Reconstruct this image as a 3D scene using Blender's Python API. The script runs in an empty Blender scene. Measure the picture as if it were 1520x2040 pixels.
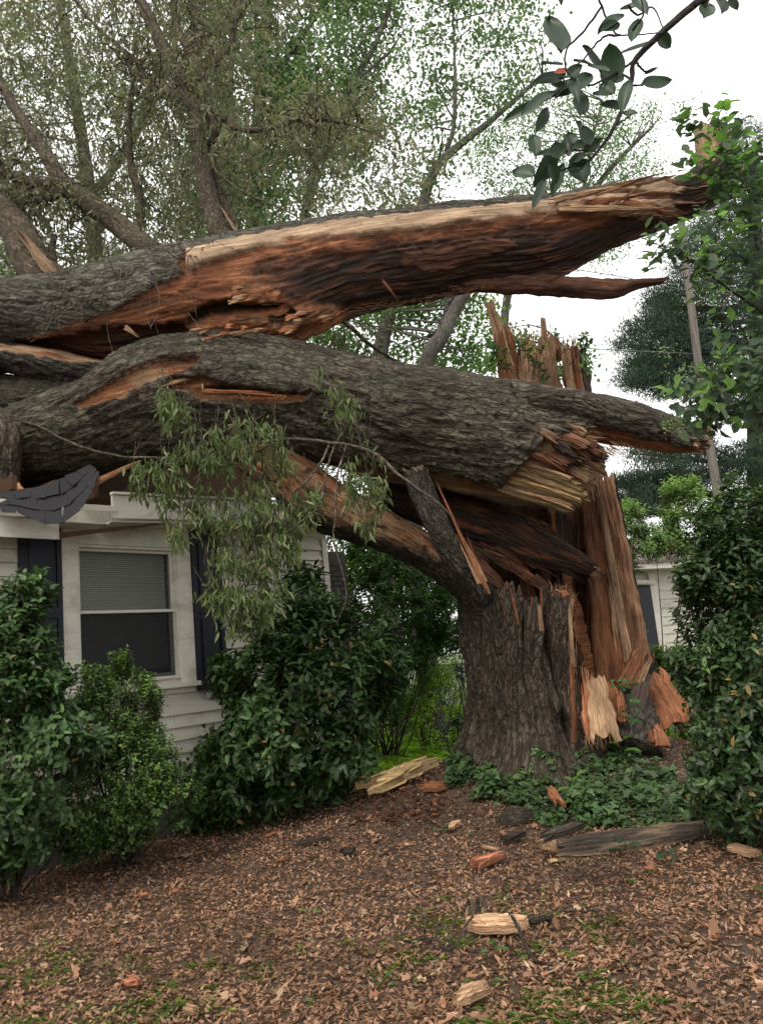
import bpy, math, random
import numpy as np
rng = np.random.default_rng(7); random.seed(7)
scene = bpy.context.scene
# ---------------- camera ----------------
FPX = 1620.0
PITCH = math.atan(.179); ROLL = math.radians(5.5)
f_ = np.array([0, math.cos(PITCH), math.sin(PITCH)]); r0_ = np.array([1., 0, 0]); u0_ = np.cross(r0_, f_)
R_ = math.cos(ROLL)*r0_ - math.sin(ROLL)*u0_; U_ = math.sin(ROLL)*r0_ + math.cos(ROLL)*u0_
CAM = np.array([0, 0, 1.6])
from mathutils import Matrix
cd = bpy.data.cameras.new('camera'); cam = bpy.data.objects.new('camera', cd); scene.collection.objects.link(cam)
cd.sensor_fit = 'VERTICAL'; cd.sensor_height = 24; cd.lens = 24*FPX/2040; cd.clip_end = 2000; cd.clip_start = .05
m = Matrix.Identity(4)
for i in range(3):
    m[i][0] = R_[i]; m[i][1] = U_[i]; m[i][2] = -f_[i]; m[i][3] = CAM[i]
cam.matrix_world = m
scene.camera = cam
# ---------------- world, sun, exposure ----------------
SUN_EL, SUN_AZ = math.radians(52), math.radians(-150)     # azimuth measured from +Y toward +X: behind and left of the viewer
w = bpy.data.worlds.new('World'); scene.world = w; w.use_nodes = True
nt = w.node_tree; nt.nodes.clear()
def N(nt, t, **kw):
    n = nt.nodes.new(t)
    for k, v in kw.items():
        if hasattr(n, k): setattr(n, k, v)
        else: n.inputs[k].default_value = v
    return n
sky = N(nt, 'ShaderNodeTexSky', sky_type='NISHITA', sun_disc=False, sun_elevation=SUN_EL, sun_rotation=SUN_AZ, air_density=1.0, dust_density=3.0)
mix = N(nt, 'ShaderNodeMix', data_type='RGBA'); mix.inputs[0].default_value = .86
tc = N(nt, 'ShaderNodeTexCoord'); cn = N(nt, 'ShaderNodeTexNoise', Scale=2.2, Detail=4.0)
cr = N(nt, 'ShaderNodeMapRange'); cr.inputs[3].default_value = .9; cr.inputs[4].default_value = 1.12
cl = N(nt, 'ShaderNodeVectorMath', operation='SCALE'); cl.inputs[0].default_value = (10.5, 10.3, 10.1)
nt.links.new(tc.outputs['Generated'], cn.inputs['Vector']); nt.links.new(cn.outputs[0], cr.inputs[0]); nt.links.new(cr.outputs[0], cl.inputs['Scale'])
nt.links.new(sky.outputs[0], mix.inputs['A']); nt.links.new(cl.outputs[0], mix.inputs['B'])
bg = N(nt, 'ShaderNodeBackground', Strength=.12); wo = N(nt, 'ShaderNodeOutputWorld')
nt.links.new(mix.outputs['Result'], bg.inputs[0]); nt.links.new(bg.outputs[0], wo.inputs[0])
sd = bpy.data.lights.new('sun', 'SUN'); sd.energy = 1.5; sd.angle = math.radians(22); sd.color = (1, .90, .78)
so = bpy.data.objects.new('sun', sd); scene.collection.objects.link(so)
from mathutils import Vector
sv = Vector((math.sin(SUN_AZ)*math.cos(SUN_EL), math.cos(SUN_AZ)*math.cos(SUN_EL), math.sin(SUN_EL)))
so.rotation_euler = sv.to_track_quat('Z', 'Y').to_euler(); so.location = sv*30
vs = scene.view_settings; vs.view_transform = 'Standard'; vs.look = 'None'; vs.exposure = .47; vs.gamma = 1; vs.use_curve_mapping = False

# ---------------- geometry helpers ----------------
def ray(x, y):
    x = np.asarray(x, float)[..., None]; y = np.asarray(y, float)[..., None]
    return f_ + (x-760)/FPX*R_ + (1020-y)/FPX*U_
def P(x, y, Y):
    d = ray(x, y); return CAM + d*(np.asarray(Y, float)/d[..., 1])[..., None]
def proj(w):
    d = w - CAM; k = d@f_; return 760+FPX*(d@R_)/k, 1020-FPX*(d@U_)/k
def hsh(i, j, k, s):
    n = (i.astype(np.int64)*374761393 + j.astype(np.int64)*668265263 + k.astype(np.int64)*2147483647 + s*974634777) & 0xffffffff
    n = ((n ^ (n >> 13))*1274126177) & 0xffffffff
    n = (n ^ (n >> 16))
    return n
def noise(x, y, z=0., s=0):
    x, y, z = np.broadcast_arrays(np.asarray(x, float), np.asarray(y, float), np.asarray(z, float))
    xi, yi, zi = np.floor(x), np.floor(y), np.floor(z); fx, fy, fz = x-xi, y-yi, z-zi
    u, v, w = [t*t*t*(t*(t*6-15)+10) for t in (fx, fy, fz)]
    out = 0
    flat = not np.any(z)
    for a in (0, 1):
        for b in (0, 1):
            for c in ((0,) if flat else (0, 1)):
                h = hsh(xi+a, yi+b, zi+c, s)
                gx = (h & 255)/127.5-1; gy = ((h >> 8) & 255)/127.5-1; gz = ((h >> 16) & 255)/127.5-1
                g = gx*(fx-a)+gy*(fy-b)+(0 if flat else gz*(fz-c))
                out = out + g*(u if a else 1-u)*(v if b else 1-v)*(1 if flat else (w if c else 1-w))
    return out*1.3
def fbm(x, y, z=0., s=0, o=4):
    t = 0; a = 1
    for i in range(o):
        t = t + a*noise(np.asarray(x)*2**i, np.asarray(y)*2**i, np.asarray(z)*2**i, s+i); a *= .5
    return t
def sstep(a, b, x):
    t = np.clip((x-a)/(b-a), 0, 1); return t*t*(3-2*t)
def unit(v):
    return v/np.maximum(np.linalg.norm(v, axis=-1, keepdims=True), 1e-9)
def polyd(poly, x, y):
    """signed distance to a polygon, positive inside"""
    p = np.array(poly, float); x = np.asarray(x, float); y = np.asarray(y, float)
    best = np.full(x.shape, 1e18); ins = np.zeros(x.shape, bool)
    for i in range(len(p)):
        ax, ay = p[i]; bx, by = p[(i+1) % len(p)]; ex, ey = bx-ax, by-ay
        t = np.clip(((x-ax)*ex+(y-ay)*ey)/(ex*ex+ey*ey+1e-9), 0, 1)
        best = np.minimum(best, (x-ax-t*ex)**2+(y-ay-t*ey)**2)
        if ay != by: ins ^= ((ay > y) != (by > y)) & (x < ex*(y-ay)/(by-ay)+ax)
    return np.where(ins, 1, -1)*np.sqrt(best)
def inpoly(poly, n):
    p = np.array(poly, float); lo, hi = p.min(0), p.max(0); out = np.zeros((0, 2))
    while len(out) < n:
        q = lo+rng.random((n*2, 2))*(hi-lo); out = np.vstack([out, q[polyd(poly, q[:, 0], q[:, 1]) > 0]])
    return out[:n]
def catmull(pts, n):
    p = np.array(pts, float); k = len(p)
    q = np.vstack([2*p[0]-p[1], p, 2*p[-1]-p[-2]])
    d = np.concatenate([[0], np.cumsum(np.linalg.norm(np.diff(p[:, :min(3, p.shape[1])], axis=0), axis=1))])
    s = np.interp(np.linspace(0, d[-1], n), d, np.arange(k)); i = np.minimum(s.astype(int), k-2); t = (s-i)[:, None]
    a, b, c, e = q[i], q[i+1], q[i+2], q[i+3]
    return .5*((2*b)+(-a+c)*t+(2*a-5*b+4*c-e)*t*t+(-a+3*b-3*c+e)*t**3)

COL = scene.collection
def link(o, parent=None):
    COL.objects.link(o)
    if parent is not None: o.parent = parent
    return o
def tag(o, label=None, cat=None, group=None, kind=None):
    if label: o['label'] = label
    if cat: o['category'] = cat
    if group: o['group'] = group
    if kind: o['kind'] = kind
    return o
def empty(name, label, cat, group=None, loc=None):
    o = bpy.data.objects.new(name, None); COL.objects.link(o); o.empty_display_size = .2
    return tag(o, label, cat, group)
class MB:
    def __init__(s): s.v = []; s.f = []; s.t = []; s.u = []; s.n = 0
    def add(s, v, f, tint=(.5, .5, .5), suv=None, mi=0):
        v = np.asarray(v, float).reshape(-1, 3); n = len(v)
        t = np.broadcast_to(np.asarray(tint, float), (n, 3))
        s.v.append(v); s.t.append(t); s.u.append(v if suv is None else np.asarray(suv, float).reshape(-1, 3))
        if not isinstance(f, list) or (len(f) and not isinstance(f[0], np.ndarray)): f = [np.asarray(f)] if len(set(map(len, f))) == 1 else [np.array([q]) for q in f]
        for g in f: s.f.append((g+s.n, np.broadcast_to(np.asarray(mi), (len(g),))))
        s.n += n; return s
    def mesh(s, name, mats, smooth=True):
        me = bpy.data.meshes.new(name); v = np.vstack(s.v)
        me.vertices.add(len(v)); me.vertices.foreach_set('co', v.astype(np.float32).ravel())
        loops = np.concatenate([g.ravel() for g, _ in s.f]); tot = np.concatenate([np.full(len(g), g.shape[1]) for g, _ in s.f])
        mi = np.concatenate([m_ for _, m_ in s.f])
        me.loops.add(len(loops)); me.loops.foreach_set('vertex_index', loops.astype(np.int32))
        me.polygons.add(len(tot)); me.polygons.foreach_set('loop_start', np.concatenate([[0], np.cumsum(tot)[:-1]]).astype(np.int32))
        me.polygons.foreach_set('material_index', mi.astype(np.int32)); me.polygons.foreach_set('use_smooth', np.full(len(tot), bool(smooth)))
        a = me.attributes.new('tint', 'FLOAT_COLOR', 'POINT'); t = np.vstack(s.t)
        a.data.foreach_set('color', np.hstack([t, np.ones((len(t), 1))]).astype(np.float32).ravel())
        b = me.attributes.new('suv', 'FLOAT_VECTOR', 'POINT'); b.data.foreach_set('vector', np.vstack(s.u).astype(np.float32).ravel())
        me.update(calc_edges=True); me.validate()
        for x in (mats if isinstance(mats, (list, tuple)) else [mats]): me.materials.append(x)
        return me
    def build(s, name, mats, parent=None, smooth=True, **tg):
        o = bpy.data.objects.new(name, s.mesh(name, mats, smooth)); link(o, parent); return tag(o, **tg)
def jit(col, n, a=.25, hue=.06):
    c = np.asarray(col, float)*(1+a*(rng.random((n, 1))*2-1)); return np.clip(c*(1+hue*(rng.random((n, 3))*2-1)), 0, 1)

# ---------------- materials ----------------
def newmat(name):
    m = bpy.data.materials.new(name); m.use_nodes = True; t = m.node_tree; b = t.nodes['Principled BSDF']; return m, t, b
def attr(t, n): a = t.nodes.new('ShaderNodeAttribute'); a.attribute_name = n; return a
def mul(t, a, b, fac=1.):
    x = N(t, 'ShaderNodeMix', data_type='RGBA', blend_type='MULTIPLY'); x.inputs[0].default_value = fac
    t.links.new(a, x.inputs['A']); t.links.new(b, x.inputs['B']); return x.outputs['Result']
def rmp(t, src, a, b, lo, hi):
    x = N(t, 'ShaderNodeMapRange'); x.inputs[1].default_value = a; x.inputs[2].default_value = b; x.inputs[3].default_value = lo; x.inputs[4].default_value = hi
    t.links.new(src, x.inputs[0]); return x.outputs[0]
def nz(t, vec, scale, det=4., stretch=(1, 1, 1), rough=.6):
    mp = N(t, 'ShaderNodeMapping'); mp.inputs['Scale'].default_value = stretch; t.links.new(vec, mp.inputs['Vector'])
    n = N(t, 'ShaderNodeTexNoise', Scale=scale, Detail=det, Roughness=rough); t.links.new(mp.outputs[0], n.inputs['Vector']); return n.outputs[0]
def bump(t, b, h, dist, st=1.):
    x = N(t, 'ShaderNodeBump', Strength=st, Distance=dist); t.links.new(h, x.inputs['Height']); t.links.new(x.outputs[0], b.inputs['Normal']); return x
def m_wood(name='torn_wood', rough=.75):
    m, t, b = newmat(name); s = attr(t, 'suv').outputs['Vector']
    a = nz(t, s, 9, 6, (.22, 5, 5)); c = nz(t, s, 42, 5, (.10, 5, 5)); d = nz(t, s, 3, 5, (.7, 1.8, 1.8)); e = nz(t, s, 11, 6, (.6, 1, 1), .75)
    col = mul(t, attr(t, 'tint').outputs['Color'], rmp(t, a, .3, .7, .5, 1.45)); col = mul(t, col, rmp(t, c, .3, .7, .6, 1.35)); col = mul(t, col, rmp(t, d, .35, .65, .7, 1.25))
    sm_ = N(t, 'ShaderNodeMix', data_type='RGBA'); t.links.new(rmp(t, e, .55, .68, 0, .65), sm_.inputs[0]); t.links.new(col, sm_.inputs['A']); sm_.inputs['B'].default_value = (.085, .045, .03, 1); col = sm_.outputs['Result']
    t.links.new(col, b.inputs['Base Color']); b.inputs['Roughness'].default_value = rough; b.inputs['Specular IOR Level'].default_value = .25
    ad = N(t, 'ShaderNodeMath', operation='ADD'); t.links.new(a, ad.inputs[0]); t.links.new(c, ad.inputs[1]); bump(t, b, ad.outputs[0], .018, 1.); return m
def m_bark(name='bark', sc=1.):
    m, t, b = newmat(name); s = attr(t, 'suv').outputs['Vector']
    mp = N(t, 'ShaderNodeMapping'); mp.inputs['Scale'].default_value = (.42, 1.25, 1.25); t.links.new(s, mp.inputs['Vector'])
    wn = N(t, 'ShaderNodeTexNoise', Scale=9*sc, Detail=4.); t.links.new(mp.outputs[0], wn.inputs['Vector'])
    wa = N(t, 'ShaderNodeVectorMath', operation='MULTIPLY_ADD'); wa.inputs[1].default_value = (.2/sc,)*3; t.links.new(wn.outputs['Color'], wa.inputs[0]); t.links.new(mp.outputs[0], wa.inputs[2])
    vo = N(t, 'ShaderNodeTexVoronoi', feature='DISTANCE_TO_EDGE', Scale=15*sc); t.links.new(wa.outputs[0], vo.inputs['Vector'])
    vc = N(t, 'ShaderNodeTexVoronoi', Scale=15*sc); t.links.new(wa.outputs[0], vc.inputs['Vector'])
    fis = rmp(t, vo.outputs['Distance'], .0, .2, .34, 1); pl = rmp(t, vc.outputs['Color'], 0, 1, .72, 1.3)
    a = nz(t, s, 14*sc, 6, (.45, 1.5, 1.5)); c = nz(t, s, 60*sc, 4, (.5, 1.2, 1.2)); d = nz(t, s, 1.5, 4); l = nz(t, s, 7*sc, 8, (1, 1, 1), .75)
    col = mul(t, attr(t, 'tint').outputs['Color'], rmp(t, a, .3, .7, .6, 1.4)); col = mul(t, col, rmp(t, c, .3, .7, .7, 1.25)); col = mul(t, col, rmp(t, d, .35, .65, .7, 1.25)); col = mul(t, col, pl)
    fm = N(t, 'ShaderNodeMix', data_type='RGBA'); t.links.new(fis, fm.inputs[0]); fm.inputs['A'].default_value = (.026, .018, .013, 1); t.links.new(col, fm.inputs['B']); col = fm.outputs['Result']
    mx = N(t, 'ShaderNodeMix', data_type='RGBA'); t.links.new(rmp(t, l, .62, .7, 0, .35), mx.inputs[0]); t.links.new(col, mx.inputs['A']); mx.inputs['B'].default_value = (.17, .185, .145, 1)
    t.links.new(mx.outputs['Result'], b.inputs['Base Color']); b.inputs['Roughness'].default_value = .9; b.inputs['Specular IOR Level'].default_value = .2
    ad = N(t, 'ShaderNodeMath', operation='ADD'); t.links.new(a, ad.inputs[0]); t.links.new(c, ad.inputs[1]); ae = N(t, 'ShaderNodeMath', operation='MULTIPLY_ADD'); t.links.new(fis, ae.inputs[0]); ae.inputs[1].default_value = 1.3; t.links.new(ad.outputs[0], ae.inputs[2])
    bump(t, b, ae.outputs[0], .022/sc, 1.); return m
def m_leaf(name, trans=.3, rough=.42, spec=.5, tc_=(1.5, 1.7, .7)):
    m, t, b = newmat(name); ti = attr(t, 'tint').outputs['Color']; s = N(t, 'ShaderNodeNewGeometry').outputs['Position']
    v = nz(t, s, 1.3, 3); col = mul(t, ti, rmp(t, v, .3, .7, .7, 1.25))
    t.links.new(col, b.inputs['Base Color']); b.inputs['Roughness'].default_value = rough; b.inputs['Specular IOR Level'].default_value = spec
    tr = N(t, 'ShaderNodeBsdfTranslucent'); g = N(t, 'ShaderNodeMix', data_type='RGBA', blend_type='MULTIPLY'); g.inputs[0].default_value = 1; g.inputs['B'].default_value = (*tc_, 1)
    t.links.new(col, g.inputs['A']); t.links.new(g.outputs['Result'], tr.inputs[0])
    mx = N(t, 'ShaderNodeMixShader'); mx.inputs[0].default_value = trans; t.links.new(b.outputs[0], mx.inputs[1]); t.links.new(tr.outputs[0], mx.inputs[2])
    t.links.new(mx.outputs[0], t.nodes['Material Output'].inputs[0]); return m
def m_plain(name, col, rough=.6, spec=.4, var=.15, sc=6, bmp=.002, dirt=None, stretch=(1, 1, 1)):
    m, t, b = newmat(name); s = N(t, 'ShaderNodeTexCoord').outputs['Object']
    v = nz(t, s, sc, 6, stretch); rgb = N(t, 'ShaderNodeRGB'); rgb.outputs[0].default_value = (*col, 1)
    c = mul(t, rgb.outputs[0], rmp(t, v, .3, .7, 1-var, 1+var))
    if dirt:
        d = nz(t, s, 2.3, 8, (1, 1, 2.5), .7); mx = N(t, 'ShaderNodeMix', data_type='RGBA'); t.links.new(rmp(t, d, .5, .72, 0, .6), mx.inputs[0]); t.links.new(c, mx.inputs['A']); mx.inputs['B'].default_value = (*dirt, 1); c = mx.outputs['Result']
    t.links.new(c, b.inputs['Base Color']); b.inputs['Roughness'].default_value = rough; b.inputs['Specular IOR Level'].default_value = spec
    bump(t, b, nz(t, s, sc*8, 4, stretch), bmp, .6); return m
WOOD = m_wood(); BARK = m_bark(); BARKF = m_bark('limb_bark', 2.2)
LEAF = m_leaf('leaf_glossy', .2, .42, .38); LEAFD = m_leaf('leaf_dull', .4, .55, .3, (1.3, 1.35, .9)); LEAFB = m_leaf('leaf_bright', .5, .5, .3, (1.25, 1.45, .8))
PAINT = m_plain('white_siding_paint', (.62, .59, .50), .55, .35, .08, 5, .001, (.25, .22, .17), (.3, .3, 1.5)); TRIM = m_plain('window_trim_paint', (.68, .65, .56), .5, .4, .08, 9, .001, (.26,.22,.16))
SHUT = m_plain('shutter_paint', (.008, .011, .02), .5, .4, .2, 8, .001); SHINGLE = m_plain('asphalt_shingle', (.018, .018, .021), .9, .3, .35, 90, .002)
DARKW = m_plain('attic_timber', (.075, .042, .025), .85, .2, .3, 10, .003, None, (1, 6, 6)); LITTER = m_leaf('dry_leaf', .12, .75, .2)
BRICK = m_plain('dark_brick', (.06, .055, .052), .9, .2, .4, 14, .004); MORTAR = m_plain('mortar', (.07, .066, .06), .95, .1, .2, 20, .002)
POLEM = m_plain('weathered_pole_wood', (.17, .155, .14), .85, .2, .3, 5, .004, None, (6, 6, .4)); METAL = m_plain('dull_galvanised_steel', (.07, .075, .07), .5, .5, .2, 8, .001)

# ---------------- surface builders ----------------
def leaf_tmpl(kind):
    if kind == 'broad':
        v = [(0, 0, 0), (.28, -.42, .07), (.68, -.38, .05), (1, 0, -.1), (.68, .38, .05), (.28, .42, .07), (.5, 0, -.03)]
        f = [(0, 1, 6), (1, 2, 6), (2, 3, 6), (3, 4, 6), (4, 5, 6), (5, 0, 6)]
    elif kind == 'round':
        v = [(0, 0, 0), (.2, -.5, .05), (.7, -.48, .04), (1, 0, -.05), (.7, .48, .04), (.2, .5, .05), (.5, 0, -.04)]
        f = [(0, 1, 6), (1, 2, 6), (2, 3, 6), (3, 4, 6), (4, 5, 6), (5, 0, 6)]
    elif kind == 'ivy':
        v = [(0, 0, 0), (-.05, -.45, .03), (.3, -.6, 0), (.45, -.3, .03), (1, 0, -.1), (.45, .3, .03), (.3, .6, 0), (-.05, .45, .03), (.3, 0, -.02)]
        f = [(i, (i+1) % 8, 8) for i in range(8)]
    elif kind == 'narrow':
        v = [(0, 0, 0), (.4, -.5, .04), (1, 0, -.12), (.45, .5, .04)]; f = [(0, 1, 2), (0, 2, 3)]
    elif kind == 'lobed':
        v = [(0, 0, 0), (.15, -.5, .05), (.5, -.22, 0), (.65, -.6, .06), (1, 0, -.1), (.65, .6, .06), (.5, .22, 0), (.15, .5, .05)]
        f = [(0, 1, 2), (2, 3, 4), (4, 5, 6), (6, 7, 0), (0, 2, 6), (2, 4, 6)]
    return np.array(v, float), np.array(f)
def leaves(mb, pos, d, nrm, L, Wd, tint, kind='broad', curl=0.):
    tv, tf = leaf_tmpl(kind); n = len(pos); d = unit(d); y = unit(np.cross(nrm, d)); z = np.cross(d, y)
    L = np.broadcast_to(np.asarray(L, float), (n,)); Wd = np.broadcast_to(np.asarray(Wd, float), (n,))
    c = np.broadcast_to(np.asarray(curl, float), (n,))
    v = (pos[:, None] + d[:, None]*(tv[None, :, 0]*L[:, None])[..., None] + y[:, None]*(tv[None, :, 1]*Wd[:, None])[..., None]
         + z[:, None]*((tv[None, :, 2]*L[:, None]) - c[:, None]*tv[None, :, 0]**2*L[:, None])[..., None])
    k = len(tv); f = (tf[None]+(np.arange(n)*k)[:, None, None]).reshape(-1, 3)
    t = np.repeat(np.broadcast_to(tint, (n, 3)), k, 0)
    mb.add(v.reshape(-1, 3), [f], t)
def tube(mb, pts, rad, sides=6, tint=(.1, .09, .08), res=None, wob=0., seed=0, cap=True):
    p = np.asarray(pts, float); rad = np.broadcast_to(np.asarray(rad, float), (len(p),)) if np.ndim(rad) else np.full(len(p), rad)
    if res:
        q = catmull(np.hstack([p, rad[:, None]]), res); p, rad = q[:, :3], np.maximum(q[:, 3], .0006)
    if wob: p = p + wob*np.stack([noise(np.arange(len(p))*.35, i*7.3, s=seed+i) for i in range(3)], 1)
    T = unit(np.gradient(p, axis=0)); a = unit(np.cross(T, [.31, .2, .93])); b = np.cross(T, a)
    th = np.arange(sides)*2*math.pi/sides
    v = p[:, None]+(a[:, None]*np.cos(th)[None, :, None]+b[:, None]*np.sin(th)[None, :, None])*rad[:, None, None]
    n = len(p); i, j = np.meshgrid(np.arange(n-1), np.arange(sides), indexing='ij')
    f = np.stack([i*sides+j, i*sides+(j+1) % sides, (i+1)*sides+(j+1) % sides, (i+1)*sides+j], -1).reshape(-1, 4)
    s = np.concatenate([[0], np.cumsum(np.linalg.norm(np.diff(p, axis=0), axis=1))])
    suv = np.stack([np.broadcast_to(s[:, None], (n, sides)), np.cos(th)[None]*rad[:, None]+seed, np.sin(th)[None]*rad[:, None]], -1)
    fs = [f]
    if cap: fs += [np.arange(sides)[None, ::-1], ((n-1)*sides+np.arange(sides))[None]]
    mb.add(v.reshape(-1, 3), fs, tint, suv); return p
def bark_h(u, w, s=0, k=1.):
    u = u*k; w = w*k
    uw = u+.06*noise(u*3, w*3, s=s+50); ww = w+.035*fbm(u*2.2, w*5, s=s+51, o=2)
    a = 1-np.abs(noise(uw*3.2, ww*13, s=s))*2.4; b = 1-np.abs(noise(uw*8, ww*26, s=s+1))*2.2; c = 1-np.abs(noise(uw*17, ww*11, s=s+2))*2.2
    d = noise(uw*30, ww*45, s=s+3)
    return np.clip(a, -1, 1)*.55+np.clip(b, -1, 1)*.28+np.clip(c, -1, 1)*.22+d*.15
def bark_tint(h, u, w, s=0, base=(.116, .103, .079), deep=(.050, .037, .027)):
    t = sstep(-.2, .7, h)[..., None]; c = np.array(deep)*(1-t)+np.array(base)*t
    g = sstep(.05, .5, fbm(u*1.3, w*2, s=s+9, o=3))[..., None]
    return c*(1-g*.35)+np.array((.085, .095, .06))*g*.35
def sweep(mb, st, nS, nT, fn, seed=0, back=.3, caps=(True, True), jag=(0, 0), sup=1.):
    """st rows: top px x,y, bottom px x,y, distance Y, depth radius.  fn(u,w,px,py,th,frac)->(disp,tint,zone)"""
    st = np.array(st, float); A = P(st[:, 0], st[:, 1], st[:, 4]); B = P(st[:, 2], st[:, 3], st[:, 4])
    q = catmull(np.hstack([(A+B)/2, (A-B)/2, st[:, 5:6]]), nS); c, v, dr = q[:, :3], q[:, 3:6], q[:, 6]
    T = unit(np.gradient(c, axis=0)); D = unit(np.cross(T, v)); D = D*np.where(D[:, 1] > 0, -1, 1)[:, None]
    nf = int(nT*(1-back)); nb = nT-nf
    th = np.concatenate([np.linspace(0, math.pi, nf, endpoint=False), math.pi+np.linspace(0, math.pi, nb, endpoint=False)])
    cs, sn = np.cos(th), np.sin(th); csn = np.sign(cs)*np.abs(cs)**sup; ssn = np.sign(sn)*np.abs(sn)**sup
    rv = np.linalg.norm(v, axis=1); vh = unit(v)
    base = c[:, None]+v[:, None]*csn[None, :, None]+D[:, None]*(dr[:, None]*ssn[None])[..., None]
    nr = unit(vh[:, None]*(cs[None]*dr[:, None])[..., None]+D[:, None]*(sn[None]*rv[:, None])[..., None])
    s = np.concatenate([[0], np.cumsum(np.linalg.norm(np.diff(c, axis=0), axis=1))])
    u = np.broadcast_to(s[:, None], (nS, nT)); w = th[None]*(.5*(rv+dr))[:, None].mean()
    px, py = proj(base.reshape(-1, 3)); px = px.reshape(nS, nT); py = py.reshape(nS, nT)
    disp, tint, zone = fn(u, w, px, py, np.broadcast_to(th[None], (nS, nT)), u/s[-1])
    v3 = base+nr*disp[..., None]
    for e in (0, 1):
        if jag[e]:
            k = max(4, int(nS*.05)); rows = np.arange(k) if e == 0 else np.arange(nS-1, nS-1-k, -1)
            off = jag[e]*(fbm(th*3, e*9.1+seed, s=seed, o=4)+.5*np.abs(noise(th*14, seed*1.3, s=seed+4)))
            for r_, i in enumerate(rows): v3[i] += T[i]*(off*(1-r_/k)*(1 if e else -1))[:, None]
    i, j = np.meshgrid(np.arange(nS-1), np.arange(nT), indexing='ij'); j2 = (j+1) % nT
    f = np.stack([i*nT+j, i*nT+j2, (i+1)*nT+j2, (i+1)*nT+j], -1).reshape(-1, 4)
    zf = zone[:-1].reshape(-1); suv = np.stack([u, w*np.ones_like(u), disp], -1)
    mb.add(v3.reshape(-1, 3), [f], tint.reshape(-1, 3), suv, (zf > .5).astype(int))
    for e in (0, 1):
        if caps[e]:
            ring = v3[0] if e == 0 else v3[-1]; cc = ring.mean(0); Te = T[0] if e == 0 else T[-1]
            rings = [ring]
            for q_ in (.8, .55, .3, .1):
                rr = cc+(ring-cc)*q_; rr = rr+Te*(jag[e]*1.2*(fbm(rr[:, 0]*9+seed, rr[:, 2]*9, rr[:, 1]*9, s=seed+3, o=3)))[:, None]; rings.append(rr)
            V = np.array(rings); a, b = np.meshgrid(np.arange(4), np.arange(nT), indexing='ij'); b2 = (b+1) % nT
            F = np.stack([a*nT+b, a*nT+b2, (a+1)*nT+b2, (a+1)*nT+b], -1).reshape(-1, 4)
            mb.add(V.reshape(-1, 3), [F, (4*nT+np.arange(nT))[None]], (.42, .26, .15), V.reshape(-1, 3)@np.array([[0, 0, 1], [1, 0, 0], [0, 1, 0]]), 1)
    return c, v, D, dr
def shard(mb, p0, p1, wd, th, seed=0, side=None, tint=(.42, .25, .13), j0=.25, j1=.5, t0=1., t1=.6, bark=None, n=14, bend=0., edge_n=.16, wdg=.6):
    """a torn splinter of wood: a flat board along its grain with ragged ends and fibrous faces"""
    r = np.random.default_rng(seed); p0 = np.asarray(p0, float); p1 = np.asarray(p1, float); L = np.linalg.norm(p1-p0); T = (p1-p0)/L
    if side is None: side = np.cross(T, [0, -1, 0])
    S = np.asarray(side, float); S = S-T*(S@T); S /= np.linalg.norm(S); D = np.cross(T, S)
    if D[1] > 0: D = -D
    m_ = 9; prof = [(x, 1) for x in np.linspace(-1, 1, m_)]+[(x, -1) for x in np.linspace(1, -1, m_)]; prof = np.array(prof); K = len(prof)
    s = np.linspace(0, 1, n); V = np.zeros((n, K, 3)); off0 = r.random(m_)**1.5; off1 = r.random(m_)**1.3
    o0 = np.concatenate([off0, off0[::-1]]); o1 = np.concatenate([off1, off1[::-1]])
    sm = s[:, None]*(1-j1*o1[None])+(1-s[:, None])*(j0*o0[None]*.6)
    wide = (t0+(t1-t0)*s)[:, None]*(1+.12*np.array(noise(s*5, seed*.37, s=seed)))[:, None]
    rel = noise(s[:, None]*L*2, prof[None, :, 0]*3+seed, s=seed+2)*.45+noise(s[:, None]*L*7, prof[None, :, 0]*6+seed, s=seed+3)*.3
    eR = edge_n*fbm(s*L*2.5+3, seed*.91, s=seed+11, o=4); eL = edge_n*fbm(s*L*2.5, seed*.77, s=seed+12, o=4); x_ = prof[None, :, 0]
    edge = wd*(np.where(x_ > 0, eR[:, None]*x_, -eL[:, None]*x_*-1)); wedge = 1-wdg*np.clip(1-np.minimum(s, 1-s)/.25, 0, 1)[:, None]**1.5
    V = p0+T*(sm*L)[..., None]+S*(edge+wide*wd/2*x_+.06*wd*noise(s*7, seed*1.7, s=seed+5)[:, None])[..., None]+D*(th/2*wedge*(prof[None, :, 1]*(.8+.2*wide)*(1-.35*np.abs(x_)**3)+rel)+bend*L*(sm-.5)**2)[..., None]
    i, j = np.meshgrid(np.arange(n-1), np.arange(K), indexing='ij'); j2 = (j+1) % K
    F = np.stack([i*K+j, i*K+j2, (i+1)*K+j2, (i+1)*K+j], -1).reshape(-1, 4)
    fb = [np.array([[0+k, k+1, K-2-k, K-1-k]]) for k in range(m_-1)]; ft = [q[:, ::-1]+(n-1)*K for q in fb]
    ti = np.asarray(tint)*(1+.18*noise(s[:, None]*3, prof[None, :, 0]*4+seed, s=seed+6))[..., None]
    suv = np.stack([sm*L+seed, wd*prof[None, :, 0]/2*np.ones((n, 1)), th*prof[None, :, 1]/2+rel*.03], -1)
    mi = 0
    if bark is not None:
        ti = ti.copy(); back = (prof[:, 1] < 0) if bark < 0 else (prof[:, 1] > 0); ti[:, back] = (.098, .079, .061); mi = np.tile((back & np.roll(back, -1)).astype(int), n-1)
    mb.add(V.reshape(-1, 3), [F], ti.reshape(-1, 3), suv, mi); mb.f += [(q+mb.n-n*K, np.zeros(1, int)) for q in fb+ft]
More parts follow.
